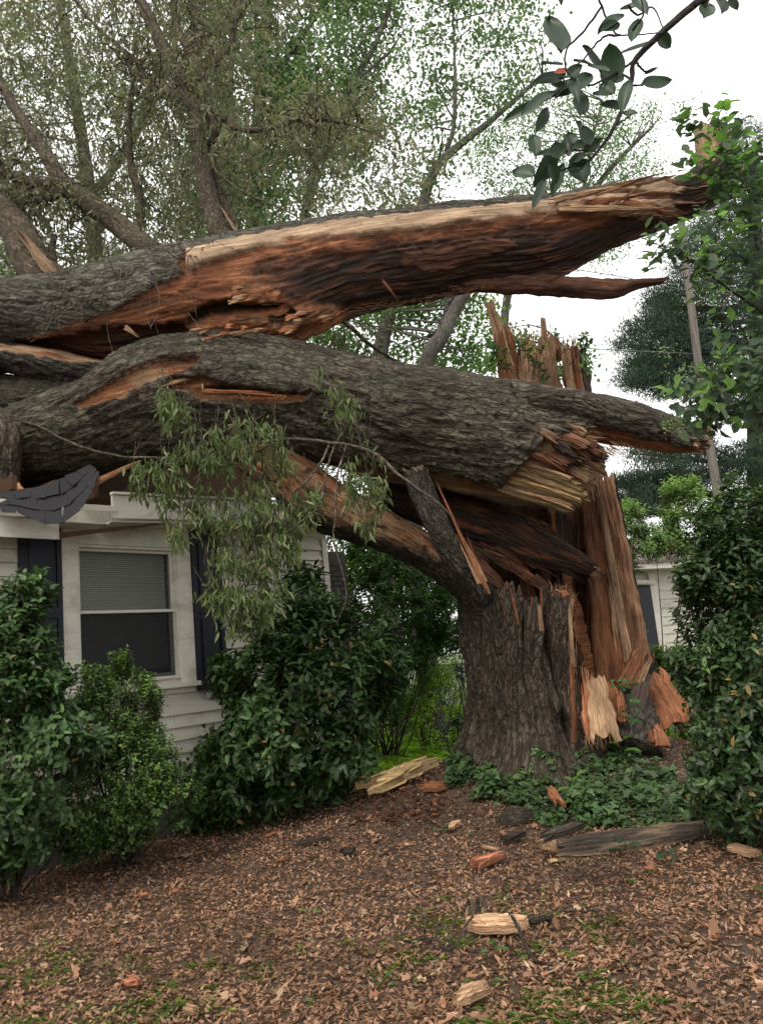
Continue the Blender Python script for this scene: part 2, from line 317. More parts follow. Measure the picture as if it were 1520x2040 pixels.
def box(mb, o, a, b, c, tint=(.5, .5, .5)):
    """box from corner o with edge vectors a, b, c"""
    o, a, b, c = [np.asarray(x, float) for x in (o, a, b, c)]
    v = [o, o+a, o+a+b, o+b, o+c, o+a+c, o+a+b+c, o+b+c]
    mb.add(v, [np.array([(0, 3, 2, 1), (4, 5, 6, 7), (0, 1, 5, 4), (1, 2, 6, 5), (2, 3, 7, 6), (3, 0, 4, 7)])], tint)
def gz(x, y):
    x = np.asarray(x, float); y = np.asarray(y, float)
    h = .58*np.exp(-(((x-1.85)/1.9)**2+((y-9.3)/1.75)**2))+.05*fbm(x*.5, y*.5, s=3, o=3)+.012*fbm(x*3, y*3, s=8, o=3)
    h = h+.12*np.exp(-(((x-.2)/.9)**2+((y-8.9)/.6)**2))
    return h+.25*sstep(11, 20, y)*(np.abs(x) < 60)
def G(x, y):
    """photo pixel to a point on the ground surface"""
    d = ray(x, y); z = np.zeros(np.shape(x))
    for _ in range(12):
        t = (z-1.6)/d[..., 2]; q = CAM+d*t[..., None]; z = z*.4+.6*gz(q[..., 0], q[..., 1])
    q[..., 2] = gz(q[..., 0], q[..., 1]); return q

def fringe(name, parent, segs, n, L, rad, cols, seed=0, spread=.35):
    """hair thin slivers along torn edges: segs = (x0,y0,x1,y1,Y, dx,dy) edge line and grain direction in the photo"""
    r = np.random.default_rng(seed); m_ = MB(); w_ = np.array([math.hypot(q[2]-q[0], q[3]-q[1]) for q in segs]); w_ = w_/w_.sum()
    for k in range(n):
        q = segs[r.choice(len(segs), p=w_)]; t = r.random(); x = q[0]+(q[2]-q[0])*t+r.normal(0, 5); y = q[1]+(q[3]-q[1])*t+r.normal(0, 5); a = P(x, y, q[4]+r.normal(0, .05)); g = unit(P(x+q[5], y+q[6], q[4])-P(x, y, q[4])); ln = L*(.3+r.random()**2*1.4); e = unit(g+r.normal(0, spread, 3))
        p0 = a-g*ln*.6; p1 = a+e*ln*.3; p2 = p1+unit(e+r.normal(0, spread, 3))*ln*.5; rd = rad*(.4+1.2*r.random()**2); tube(m_, [p0, a, p1, p2], [rd, rd, rd*.7, rd*.15], 4, np.array(cols[r.integers(len(cols))])*(.6+.7*r.random()), cap=False)
    return m_.build(name, WOOD, parent, False, kind='stuff')
# ================= GROUND =================
def ground():
    g = np.concatenate([-np.geomspace(400, 9, 14)[:-1], np.linspace(-9, 9, 190), np.geomspace(9, 400, 14)[1:]])
    h = np.concatenate([-np.geomspace(60, 1, 8)[:-1], np.linspace(1.0, 16, 170), np.geomspace(16, 900, 24)[1:]])
    X, Y = np.meshgrid(g, h, indexing='ij'); Z = gz(X, Y)+.008*fbm(X*9, Y*9, s=5, o=2)*(np.abs(X) < 9)-.006
    n, k = X.shape; i, j = np.meshgrid(np.arange(n-1), np.arange(k-1), indexing='ij')
    f = np.stack([i*k+j, (i+1)*k+j, (i+1)*k+j+1, i*k+j+1], -1).reshape(-1, 4)
    grass = sstep(10.6, 12, Y+.6*fbm(X, Y, s=2))[..., None]; soil = np.array((.075, .045, .03))*(1+.3*fbm(X*2, Y*2, s=4))[..., None]
    t = soil*(1-grass)+np.array((.07, .09, .03))*grass
    MB().add(np.stack([X, Y, Z], -1), [f], t.reshape(-1, 3)).build('ground', SOIL, kind='structure')
SOIL, t_, b_ = newmat('soil'); s_ = N(t_, 'ShaderNodeNewGeometry').outputs['Position']
c_ = mul(t_, attr(t_, 'tint').outputs['Color'], rmp(t_, nz(t_, s_, 30, 6), .3, .7, .5, 1.5)); t_.links.new(c_, b_.inputs['Base Color'])
b_.inputs['Roughness'].default_value = .95; bump(t_, b_, nz(t_, s_, 45, 5), .02, 1)
ground()
LCOL = 1.1*np.array([(.27, .152, .092), (.205, .112, .068), (.34, .20, .125), (.14, .08, .05), (.42, .28, .18), (.23, .16, .10), (.27, .135, .075)])
def litter():
    n = 150000; Y = 2.3+10*rng.random(n)**1.55; X = (rng.random(n)*2-1)*(Y*.56+.8); X += Y*.0
    keep = ~((X > 4.5) & (Y > 9)) & (fbm(X*1.7, Y*1.7, s=77, o=3) > -.8+.4*rng.random(n)); X, Y = X[keep], Y[keep]; n = len(X)
    p = np.stack([X, Y, gz(X, Y)+rng.random(n)*.022], 1); a = rng.random(n)*6.283
    d = np.stack([np.cos(a), np.sin(a), rng.normal(0, .28, n)], 1); nr = unit(np.stack([rng.normal(0, .45, n), rng.normal(0, .45, n), np.ones(n)], 1))
    t = LCOL[rng.choice(len(LCOL), n, p=[.24, .24, .14, .14, .05, .1, .09])]*(.75+.5*rng.random((n, 1)))
    dark = 1-.35*sstep(.0, .5, fbm(X*.7, Y*.7, s=21, o=3)); t = t*dark[:, None]
    mb = MB(); k = n//3
    leaves(mb, p[:k], d[:k], nr[:k], .026+.036*rng.random(k), .008+.011*rng.random(k), t[:k], 'narrow', rng.normal(0, .3, k))
    leaves(mb, p[k:2*k], d[k:2*k], nr[k:2*k], .022+.026*rng.random(k), .010+.014*rng.random(k), t[k:2*k], 'narrow', rng.normal(0, .4, k))
    q = n-2*k; leaves(mb, p[2*k:], d[2*k:], nr[2*k:], .016+.03*rng.random(q), .011+.017*rng.random(q), t[2*k:], 'narrow', rng.normal(0, .4, q))
    k = 420; Y = 3.6+5*rng.random(k); X = (rng.random(k)*2-1)*(Y*.56+.5); a = rng.random(k)*6.28
    leaves(mb, np.stack([X, Y, gz(X, Y)+.014+.015*rng.random(k)], 1), np.stack([np.cos(a), np.sin(a), rng.normal(0, .3, k)], 1), unit(np.stack([rng.normal(0, .4, k), rng.normal(0, .4, k), np.ones(k)], 1)), .045+.04*rng.random(k), .035+.025*rng.random(k), LCOL[rng.choice(len(LCOL), k)]*(.8+.5*rng.random((k, 1))), 'lobed', rng.normal(0, .5, k))
    mb.build('leaf_litter', LITTER, kind='stuff')
    mb = MB()
    for i in range(900):                                           # loose fine twigs among the litter
        Y = 2.6+6.5*random.random()**1.3; X = (random.random()*2-1)*(Y*.55+.5); a = random.random()*6.28; L = .05+.22*random.random()**2
        q = np.linspace(-.5, .5, 4)[:, None]*L*np.array([[math.cos(a), math.sin(a), 0]])+[X, Y, 0]; q[:, :2] += rng.normal(0, L*.05, (4, 2)); q[:, 2] = gz(q[:, 0], q[:, 1])+.02+.012*rng.random(4)
        tube(mb, q, .0018+.003*random.random(), 4, (.1*(.6+random.random()*.8), .07, .05))
    mb.build('fallen_twigs', BARKF, kind='stuff')
litter()
def tufts(name, pts, nb, L, Wd, tint, mat, spread=.5, kind='narrow', lift=0.):
    """grass or seedlings growing at the given points"""
    n = len(pts)*nb; p = np.repeat(pts, nb, 0)+np.concatenate([rng.normal(0, L*.25, (n, 2)), np.zeros((n, 1))], 1); p[:, 2] = gz(p[:, 0], p[:, 1])+lift*rng.random(n)
    a = rng.random(n)*6.283; d = np.stack([np.cos(a)*spread, np.sin(a)*spread, .5+rng.random(n)*.6], 1); nr = np.cross(d, np.stack([-np.sin(a), np.cos(a), np.zeros(n)], 1))
    mb = MB(); leaves(mb, p, d, nr, L*(.5+rng.random(n)*.9), Wd*(.7+.6*rng.random(n)), jit(tint, n, .4, .12), kind, .35); return mb.build(name, mat, kind='stuff')
def ground_pts(n, dens):
    Y = 2.8+7*rng.random(n)**1.2; X = (rng.random(n)*2-1)*(Y*.52+.4); k = rng.random(n) < dens(X, Y); return np.stack([X[k], Y[k], gz(X[k], Y[k])], 1)
gp = ground_pts(5200, lambda X, Y: sstep(-.15, .5, fbm(X*1.1, Y*1.1, s=31, o=3))*sstep(6.2, 3.4, Y)*sstep(2.2, .6, X)*1.5)
tufts('thin_grass', gp, 7, .07, .0045, (.19, .24, .075), LEAFB, .9)
gp = ground_pts(1800, lambda X, Y: sstep(.1, .6, fbm(X*1.5, Y*1.5, s=35, o=3))*.7*sstep(8.5, 4.5, Y))
tufts('clover_seedlings', gp, 6, .03, .018, (.12, .2, .05), LEAFB, 1.4, 'round', .03)
q = G(*inpoly([(690, 1420), (800, 1300), (930, 1290), (940, 1500), (860, 1510), (740, 1530)], 1500).T); q = q[(q[:, 1] > 9.8) & (q[:, 1] < 24)]
X = rng.random(5200)*9-2; Y = 10.6+9*rng.random(5200); k = ~((X > 3.8) | ((X < -.2) & (Y < 11.8))); gp = np.stack([X[k], Y[k], gz(X[k], Y[k])], 1)
tufts('bright_lawn_grass', gp, 11, .24, .02, (.31, .45, .08), LEAFB, .8)

# ================= HOUSE =================
AX = np.array([math.sin(math.radians(40)), math.cos(math.radians(40)), 0]); NX = np.array([AX[1], -AX[0], 0]); WO = P(250, 1225, 8.5); WO[2] = 0
ZZ = np.array([0, 0, 1.])
def H(u, d, z): return WO+AX*u+NX*d+ZZ*z
def W(x, y, off=0.):
    d = ray(x, y); t = ((WO+NX*off-CAM)@NX)/(d@NX); q = CAM+d*t; return (q-WO)@AX, q[2]
def wbox(mb, u0, u1, z0, z1, d0, d1): box(mb, H(u0, d0, z0), AX*(u1-u0), ZZ*(z1-z0), NX*(d1-d0))
def board(mb, u0, u1, z0, z1, d0=.0, lap=.016):
    """one lapped clapboard: thicker at its lower edge"""
    v = [H(u0, d0, z0), H(u1, d0, z0), H(u1, d0, z1), H(u0, d0, z1), H(u0, d0+lap, z0), H(u1, d0+lap, z0), H(u1, d0+.004, z1), H(u0, d0+.004, z1)]
    mb.add(v, [np.array([(4, 5, 6, 7), (0, 1, 5, 4), (1, 2, 6, 5), (3, 0, 4, 7), (2, 3, 7, 6), (0, 3, 2, 1)])], (.5, .5, .5))
house = empty('damaged_house', 'white clapboard house with dark shutters, its roof crushed under the fallen trunk', 'house')
UC = 3.05
mb = MB()
wbox(mb, -5, -.53, .3, 3.4, -.14, -.004); wbox(mb, .63, UC-.01, .3, 3.4, -.14, -.004); wbox(mb, -.53, .63, .3, 1.60, -.14, -.004); wbox(mb, -.53, .63, 3.0, 3.4, -.14, -.004)
box(mb, H(UC-.14, -.15, .3), ZZ*3.1, NX*-4, AX*.128)
wall = mb.build('wall', PAINT, house, False)
z = .545; i = 0; EXP = .1335
while z < 3.2:
    for (a, b) in ([(-5, -.86+.0), (.97, UC-.09)] if z+EXP > 1.44 else [(-5, UC-.09)]):
        cuts = [a]+[c_ for c_ in sorted(rng.uniform(a+.6, b-.4, 2)) if 1]+[b] if b-a > 3 else [a, b]
        if b-a > 3 and cuts[2]-cuts[1] < .5: cuts.pop(2)
        for c0, c1 in zip(cuts[:-1], cuts[1:]):
            m_ = MB(); board(m_, c0+.001, c1-.001, z+.001*rng.random(), z+EXP-.003, .0+.002*rng.random(), .030); m_.build('siding_board', PAINT, wall, False)
    z += EXP
m_ = MB(); wbox(m_, UC-.088, UC+.004, .5, 3.24, -.004, .042); m_.build('corner_board', TRIM, wall, False)
m_ = MB(); box(m_, H(UC+.0045, -.004, .5), ZZ*2.74, NX*-.1, AX*.022); m_.build('corner_board', TRIM, wall, False)
m_ = MB(); wbox(m_, -5, UC, -.2, .54, -.12, -.02); box(m_, H(UC-.1, -.12, -.2), ZZ*.74, NX*-4, AX*.08); m_.build('foundation', MORTAR, house, False)
m_ = MB(); wbox(m_, -5, UC+.01, 3.262, 3.40, .0, .026); m_.build('frieze_board', TRIM, wall, False)
# window
win = MB()
wbox(win, -.71, -.545, 1.55, 3.019, .0, .045); wbox(win, .64, .825, 1.55, 3.019, .0, .045); wbox(win, -.71, .825, 3.02, 3.26, .001, .041)
win = win.build('window', TRIM, house, False)
def wpart(nm, args, mat, par=None, sm=False):
    m_ = MB()
    for a in args: wbox(m_, *a)
    return m_.build(nm, mat, par or win, sm)
wpart('frame', [(-.544, -.517, 1.6, 3.019, -.1, .028), (.613, .639, 1.6, 3.019, -.1, .028), (-.516, .612, 2.99, 3.018, -.1, .028), (-.516, .612, 1.601, 1.63, -.1, .028)], TRIM)
wpart('sill', [(-.74, .855, 1.50, 1.549, -.02, .085), (-.7, .82, 1.44, 1.499, -.02, .024)], TRIM)
wpart('upper_sash', [(-.516, -.488, 2.335, 2.989, -.04, -.012), (.584, .612, 2.335, 2.989, -.04, -.012), (-.487, .583, 2.958, 2.988, -.04, -.013)], TRIM)
wpart('meeting_rail', [(-.516, .612, 2.318, 2.348, -.06, -.006)], TRIM)
wpart('lower_sash', [(-.516, -.480, 1.631, 2.317, -.075, -.047), (.576, .612, 1.631, 2.317, -.075, -.047), (-.479, .575, 1.631, 1.668, -.075, -.048)], TRIM)
GL, t_, b_ = newmat('window_glass'); gls = N(t_, 'ShaderNodeBsdfGlossy', Roughness=.42); gls.inputs['Color'].default_value = (1, 1, 1, 1)
tr_ = N(t_, 'ShaderNodeBsdfTransparent'); tr_.inputs[0].default_value = (.82, .84, .82, 1); fr_ = N(t_, 'ShaderNodeFresnel', IOR=1.5); mr_ = rmp(t_, fr_.outputs[0], 0, 1, .0, .55)
mx_ = N(t_, 'ShaderNodeMixShader'); t_.links.new(mr_, mx_.inputs[0]); t_.links.new(tr_.outputs[0], mx_.inputs[1]); t_.links.new(gls.outputs[0], mx_.inputs[2]); t_.links.new(mx_.outputs[0], t_.nodes['Material Output'].inputs[0])
SCR = m_plain('insect_screen', (.02, .022, .025), .8, .3, .1, 40); nt_ = SCR.node_tree
tr_ = N(nt_, 'ShaderNodeBsdfTransparent'); mx_ = N(nt_, 'ShaderNodeMixShader'); mx_.inputs[0].default_value = .42; nt_.links.new(tr_.outputs[0], mx_.inputs[1]); nt_.links.new(nt_.nodes['Principled BSDF'].outputs[0], mx_.inputs[2]); nt_.links.new(mx_.outputs[0], nt_.nodes['Material Output'].inputs[0])
wpart('pane', [(-.489, .585, 2.347, 2.959, -.03, -.026)], GL); wpart('pane', [(-.481, .577, 1.667, 2.319, -.063, -.059)], GL)
wpart('insect_screen', [(-.515, .611, 1.632, 2.317, -.0385, -.037)], SCR)
wpart('dark_backing_panel', [(-.56, .66, 1.57, 3.05, -.22, -.141)], m_plain('dark_backing', (.03, .03, .032)))  # near-black panel added behind the blind: stops stray light, stands for unlit room
BL = m_plain('blind_slat', (.62, .61, .57), .5, .4, .05); m_ = MB(); z = 1.72
while z < 2.96:
    v = [H(-.49, -.10, z), H(.58, -.10, z), H(.58, -.118, z+.021), H(-.49, -.118, z+.021)]; m_.add(v, [np.array([(0, 1, 2, 3)])]); z += .0225
m_.build('blind', BL, win, False)
for (a, b, z0, z1, lb) in ((-1.14, -.715, 1.42, 3.24, 0), (.832, 1.24, 1.44, 3.24, 0)):
    m_ = MB(); wbox(m_, a, a+.05, z0, z1, .033, .066); wbox(m_, b-.05, b, z0, z1, .033, .066)
    for zz, hh in ((z0, .09), ((z0+z1)/2-.05, .1), (z1-.09, .09)): wbox(m_, a+.051, b-.051, zz, zz+hh, .034, .0645)
    sh = m_.build('shutter', SHUT, house, False)
    for za, zb in ((z0+.095, (z0+z1)/2-.055), ((z0+z1)/2+.055, z1-.095)):
        m_ = MB(); wbox(m_, a+.055, b-.055, za, zb, .034, .046); wbox(m_, a+.1, b-.1, za+.05, zb-.05,   .0465, .058); m_.build('raised_panel', SHUT, sh, False)
# eaves, fascia and the crushed roof
def hb(mb, u0, u1, z0a, z0b, z1a, z1b, d0, d1):
    v = [H(u0, d0, z0a), H(u1, d0, z0b), H(u1, d0, z1b), H(u0, d0, z1a), H(u0, d1, z0a), H(u1, d1, z0b), H(u1, d1, z1b), H(u0, d1, z1a)]
    mb.add(v, [np.array([(0, 3, 2, 1), (4, 5, 6, 7), (0, 1, 5, 4), (1, 2, 6, 5), (2, 3, 7, 6), (3, 0, 4, 7)])])
roof = MB()
roof_v = [H(-5, -1.1, 4.05), H(UC+.3, -1.1, 4.05), H(UC+.3, -4.5, 5.4), H(-5, -4.5, 5.4)]
roof.add(roof_v, [np.array([(0, 1, 2, 3)])], (.5, .5, .5))
hb(roof, -5, -1.6, 3.33, 3.33, 3.35, 3.35, -1.2, .36)
roof = roof.build('roof', SHINGLE, house, False)
def rpart(nm, mat, *a, **k): m_ = MB(); hb(m_, *a); return tag(m_.build(nm, mat, roof, False), **k)
rpart('fascia_board', TRIM, -.33, UC+.3, 3.235, 3.40, 3.475, 3.62, .352, .378, label='long bent fascia board above the window')
rpart('soffit', TRIM, -.33, UC+.3, 3.20, 3.36, 3.212, 3.372, .004, .35)
rpart('drip_edge', TRIM, -.34, 1.9, 3.476, 3.585, 3.50, 3.61, .352, .41)
rpart('fascia_board', TRIM, -5, -.94, 2.975, 2.975, 3.155, 3.155, .42, .448, label='snapped fascia board sagging at the left')
rpart('gutter_board', TRIM, -5, -.28, 3.175, 3.30, 3.255, 3.36, .36, .385)
rpart('soffit', TRIM, -5, -.36, 3.12, 3.17, 3.132, 3.182, .02, .355)
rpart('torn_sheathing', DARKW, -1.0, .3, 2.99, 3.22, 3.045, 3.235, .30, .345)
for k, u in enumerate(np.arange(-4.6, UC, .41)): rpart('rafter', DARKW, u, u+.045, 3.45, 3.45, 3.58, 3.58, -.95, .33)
rpart('gap_backing_panel', DARKW, -5, UC, 3.36, 3.36, 4.9, 4.9, -1.05, -1.0); rpart('attic_floor', DARKW, -5, UC-.01, 3.402, 3.402, 3.43, 3.43, -.99, .0)  # tall dark panel added so no bright sky shows under the trunk
# torn shingles folding over the edge: each tab its own piece
path = catmull([(-60, 1004, 7.2, 18), (20, 1000, 7.15, 20), (65, 1002, 7.12, 30), (100, 1004, 7.05, 40), (132, 992, 7.1, 42), (160, 968, 7.25, 30), (188, 934, 7.6, 14)], 10)
for i in range(9):
    for s_ in range(3):
        o_ = .5*(s_ % 2)
        def q(k, w_):
            k = min(max(k, 0), 9); a = path[int(k)]*(1-k % 1)+path[min(int(k)+1, 9)]*(k % 1); b = path[min(int(k)+1, 9)]-path[max(int(k)-1, 0)]; t = b[:2]/np.linalg.norm(b[:2]); nn = np.array([-t[1], t[0]]); return P(a[0]+nn[0]*w_*a[3], a[1]+nn[1]*w_*a[3], a[2]-w_*.16)
        w0, w1 = -1+s_*2/3, -1+(s_+1)*2/3+.10
        v = np.array([q(i+o_-.03, w0), q(i+1+o_-.02, w0), q(i+1+o_-.02, w1), q(i+o_-.03, w1)])+rng.normal(0, .006, (4, 3)); nrm = unit(np.cross(v[1]-v[0], v[3]-v[0])); nrm = nrm*(-1 if nrm[1] > 0 else 1)
        v[2:] += nrm*.012; m_ = MB(); m_.add(np.vstack([v, v+nrm*.006]), [np.array([(0, 3, 2, 1), (4, 5, 6, 7), (0, 1, 5, 4), (1, 2, 6, 5), (2, 3, 7, 6), (3, 0, 4, 7)])]); m_.build('shingle', SHINGLE, roof, False)
def brw(*a, **k): m_ = MB(); shard(m_, *a, **k); m_.build('broken_roof_wood', [WOOD, BARK], roof, False)
brw(P(-10, 988, 7.5), P(70, 980, 7.5), .08, .03, 5, tint=(.5, .25, .12)); brw(P(30, 968, 7.7), P(50, 985, 7.7), .1, .04, 6, tint=(.5, .25, .12)); brw(P(160, 975, 7.6), P(290, 915, 7.9), .07, .03, 8, tint=(.35, .18, .09)); brw(P(175, 990, 7.5), P(200, 945, 7.6), .07, .04, 9, tint=(.3, .13, .07))
# brick chimney / side wall past the corner
ch = empty('brick_chimney', 'narrow dark brick chimney at the right corner of the house', 'chimney')
m_ = MB(); CO = H(UC+.10, -.1, -.1); box(m_, CO+AX*.006-NX*.006, AX*.388, NX*-.588, ZZ*3.2); core = m_.build('mortar_core', MORTAR, ch, False)
bme = {}
for nm_, L_ in (('brick', .186), ('half_brick', .086)):
    bm = MB(); box(bm, (0, 0, 0), AX*L_, NX*-.09, ZZ*.056); bme[nm_] = bm.mesh(nm_, BRICK, False)
for r_ in range(45):
    for nm_, u in ((('brick', 0), ('brick', .2)) if r_ % 2 else (('half_brick', 0), ('brick', .1), ('half_brick', .3))):
        o = bpy.data.objects.new(nm_, bme[nm_]); link(o, ch); o.location = CO+AX*(u+.006+.002*random.random())+NX*(.002+.008*random.random())+ZZ*(.006+r_*.068)
# ================= NEIGHBOUR HOUSE =================
nh = empty('neighbour_house', 'distant small white clapboard house with grey roof beyond the torn stump', 'house')
YH = 14.0
nA = P(1235, 1150, YH); nB = P(1430, 1120, YH+1.2); ndir = unit(np.array([nB[0]-nA[0], nB[1]-nA[1], 0])); nn_ = np.array([ndir[1], -ndir[0], 0]); NO = np.array([nA[0], nA[1], 0])
ztop = P(1240, 1140, YH)[2]
def nb(mb, u0, u1, z0, z1, d0, d1): box(mb, NO+ndir*u0+nn_*d0+ZZ*z0, ndir*(u1-u0), ZZ*(z1-z0), nn_*(d1-d0))
m_ = MB(); nb(m_, -.4, 6, -.2, ztop, -3, 0); nw = m_.build('wall', PAINT, nh, False); z = .2
while z < ztop-.1:
    m_ = MB(); v0 = NO+ndir*.78+ZZ*z; v1 = NO+ndir*6+ZZ*z
    m_.add([v0, v1, v1+ZZ*.148, v0+ZZ*.148, v0+nn_*.022, v1+nn_*.022, v1+ZZ*.148+nn_*.004, v0+ZZ*.148+nn_*.004], [np.array([(4, 5, 6, 7), (0, 1, 5, 4), (3, 0, 4, 7), (2, 3, 7, 6)])]); m_.build('siding_board', PAINT, nw, False); z += .15
m_ = MB(); nb(m_, .62, .77, 0, ztop-.05, .001, .05); m_.build('window_trim', TRIM, nh, False)
m_ = MB(); nb(m_, .3, .615, .3, ztop-.15, .002, .045); m_.build('shutter', SHUT, nh, False)
m_ = MB(); nb(m_, -.7, 6.3, ztop, ztop+.14, -.3, .42); m_.build('fascia_board', TRIM, nh, False)
m_ = MB(); v = [NO+ndir*-.7+nn_*.45+ZZ*(ztop+.145), NO+ndir*6.3+nn_*.45+ZZ*(ztop+.145), NO+ndir*6.3+nn_*-3.2+ZZ*(ztop+1.1), NO+ndir*-.7+nn_*-3.2+ZZ*(ztop+1.1)]
m_.add(v+[x-ZZ*.05 for x in v], [np.array([(0, 1, 2, 3), (4, 7, 6, 5), (0, 4, 5, 1), (0, 3, 7, 4)])]); m_.build('roof', m_plain('old_grey_shingle', (.17, .14, .12), .9, .2, .3, 30), nh, False)
m_ = MB(); a0 = NO+ndir*-.75+nn_*.5+ZZ*(ztop+.05); tube(m_, [a0, a0+ndir*.1-ZZ*.12, a0+ndir*.5-ZZ*.22-nn_*.3, a0+ndir*1.4-ZZ*.26-nn_*.4], .05, 8, (.5, .5, .5), 12); m_.build('downspout', TRIM, nh)
# pole and cables
po = empty('utility_pole', 'leaning weathered wooden utility pole in front of the pine', 'pole'); m_ = MB()
p_ = [P(1447, 1150, 12.5), P(1437, 1045, 12.5), P(1405, 830, 12.5), P(1375, 600, 12.5), P(1352, 400, 12.5)]; base = p_[0].copy(); base[2] = -.3; base[0] += .05; tube(m_, [base]+p_, [.08, .075, .072, .066, .06, .055], 12, (.2, .17, .15), 40, .008); m_.build('pole_shaft', POLEM, po)
m_ = MB(); tube(m_, [P(1437, 1048, 12.3), P(1436, 1035, 12.3)], .025, 8); m_.build('cable_clamp', METAL, po)
for k, (a, b, c, lb) in enumerate((((900, 655, 16), (1130, 690, 15), (1380, 705, 12.6), 'thin black cable crossing the sky right of the splintered stump top'), ((1000, 520, 16), (1200, 545, 14), (1372, 580, 12.6), 'thin black cable crossing the sky between the two fallen trunks'))):
    m_ = MB(); tube(m_, [P(*a), P(*b), P(*c)], .008, 5, (.03, .03, .03), 24); tag(m_.build('power_cable', METAL), lb, 'cable')
# chain-link fences
def fence(x0, x1, Y0, Y1, label):
    fe = empty('chain_link_fence', label, 'fence'); A = np.array([x0, Y0]); B = np.array([x1, Y1]); L = np.linalg.norm(B-A); n = max(2, int(L/2.2))
    for i in range(n+1):
        q = A+(B-A)*i/n; m_ = MB(); z0 = float(gz(*q)); tube(m_, [(q[0], q[1], z0-.1), (q[0], q[1], z0+1.2)], .028, 8); m_.build('post', METAL, fe)
    m_ = MB(); k = 20; q = A+(B-A)*np.linspace(0, 1, k)[:, None]; zz = gz(q[:, 0], q[:, 1]); tube(m_, np.c_[q, zz+1.2], .02, 8); m_.build('top_rail', METAL, fe)
    m_ = MB(); st = .075
    for s_ in (1, -1):
        for i in range(int(-1.15/st), int(L/st)+1):
            t0, t1 = i*st, i*st+1.15
            if s_ < 0: t0, t1 = t1, t0
            e = []; 
            for t, zc in ((t0, .05), (t1, 1.18)):
                e.append((t, zc))
            (ta, za), (tb, zb) = e
            def clip(t, ta, za, tb, zb): return za+(zb-za)*(t-ta)/(tb-ta)
            if ta < 0: za = clip(0, ta, za, tb, zb); ta = 0
            if tb < 0: zb = clip(0, ta, za, tb, zb); tb = 0
            if ta > L: za = clip(L, ta, za, tb, zb); ta = L
            if tb > L: zb = clip(L, ta, za, tb, zb); tb = L
            pa = A+(B-A)*ta/L; pb = A+(B-A)*tb/L; g0 = float(gz(*pa)); g1 = float(gz(*pb))
            tube(m_, [(pa[0], pa[1]+.004*s_, g0+za), (pb[0], pb[1]+.004*s_, g1+zb)], .0025, 3, cap=False)
    m_.build('wire_mesh', METAL, fe, kind='stuff')
fence(-.6, 3.1, 16.5, 15.8, 'low chain link fence in the gap left of the stump'); fence(4.0, 8.0, 12.2, 11.6, 'low chain link fence right of the stump before the white house')
# ================= THE FALLEN OAK =================
TAN = np.array((.46, .29, .17)); ORG = np.array((.34, .14, .065)); BRN = np.array((.13, .060, .036)); ROT = np.array((.034, .023, .019)); YEL = np.array((.42, .30, .15)); RUST = np.array((.22, .082, .036))
def lerp(a, b, t): return a*(1-t[..., None])+b*t[..., None]
def mask(poly, px, py, soft=6, wob=9, s=0, sc=.03): return sstep(-soft, soft, polyd(poly, px, py)+wob*fbm(px*sc, py*sc, s=s, o=4))
def fiber(u, w, s=0): return .5*(1-np.abs(noise(u*1.2, w*18, s=s))*2)+.3*(1-np.abs(noise(u*2.5, w*45, s=s+1))*2)+.35*noise(u*.8, w*6, s=s+2)
fallen = empty('fallen_trunk', 'thick grey bark trunk lying in the middle, from the crushed roof to the stump', 'tree trunk')
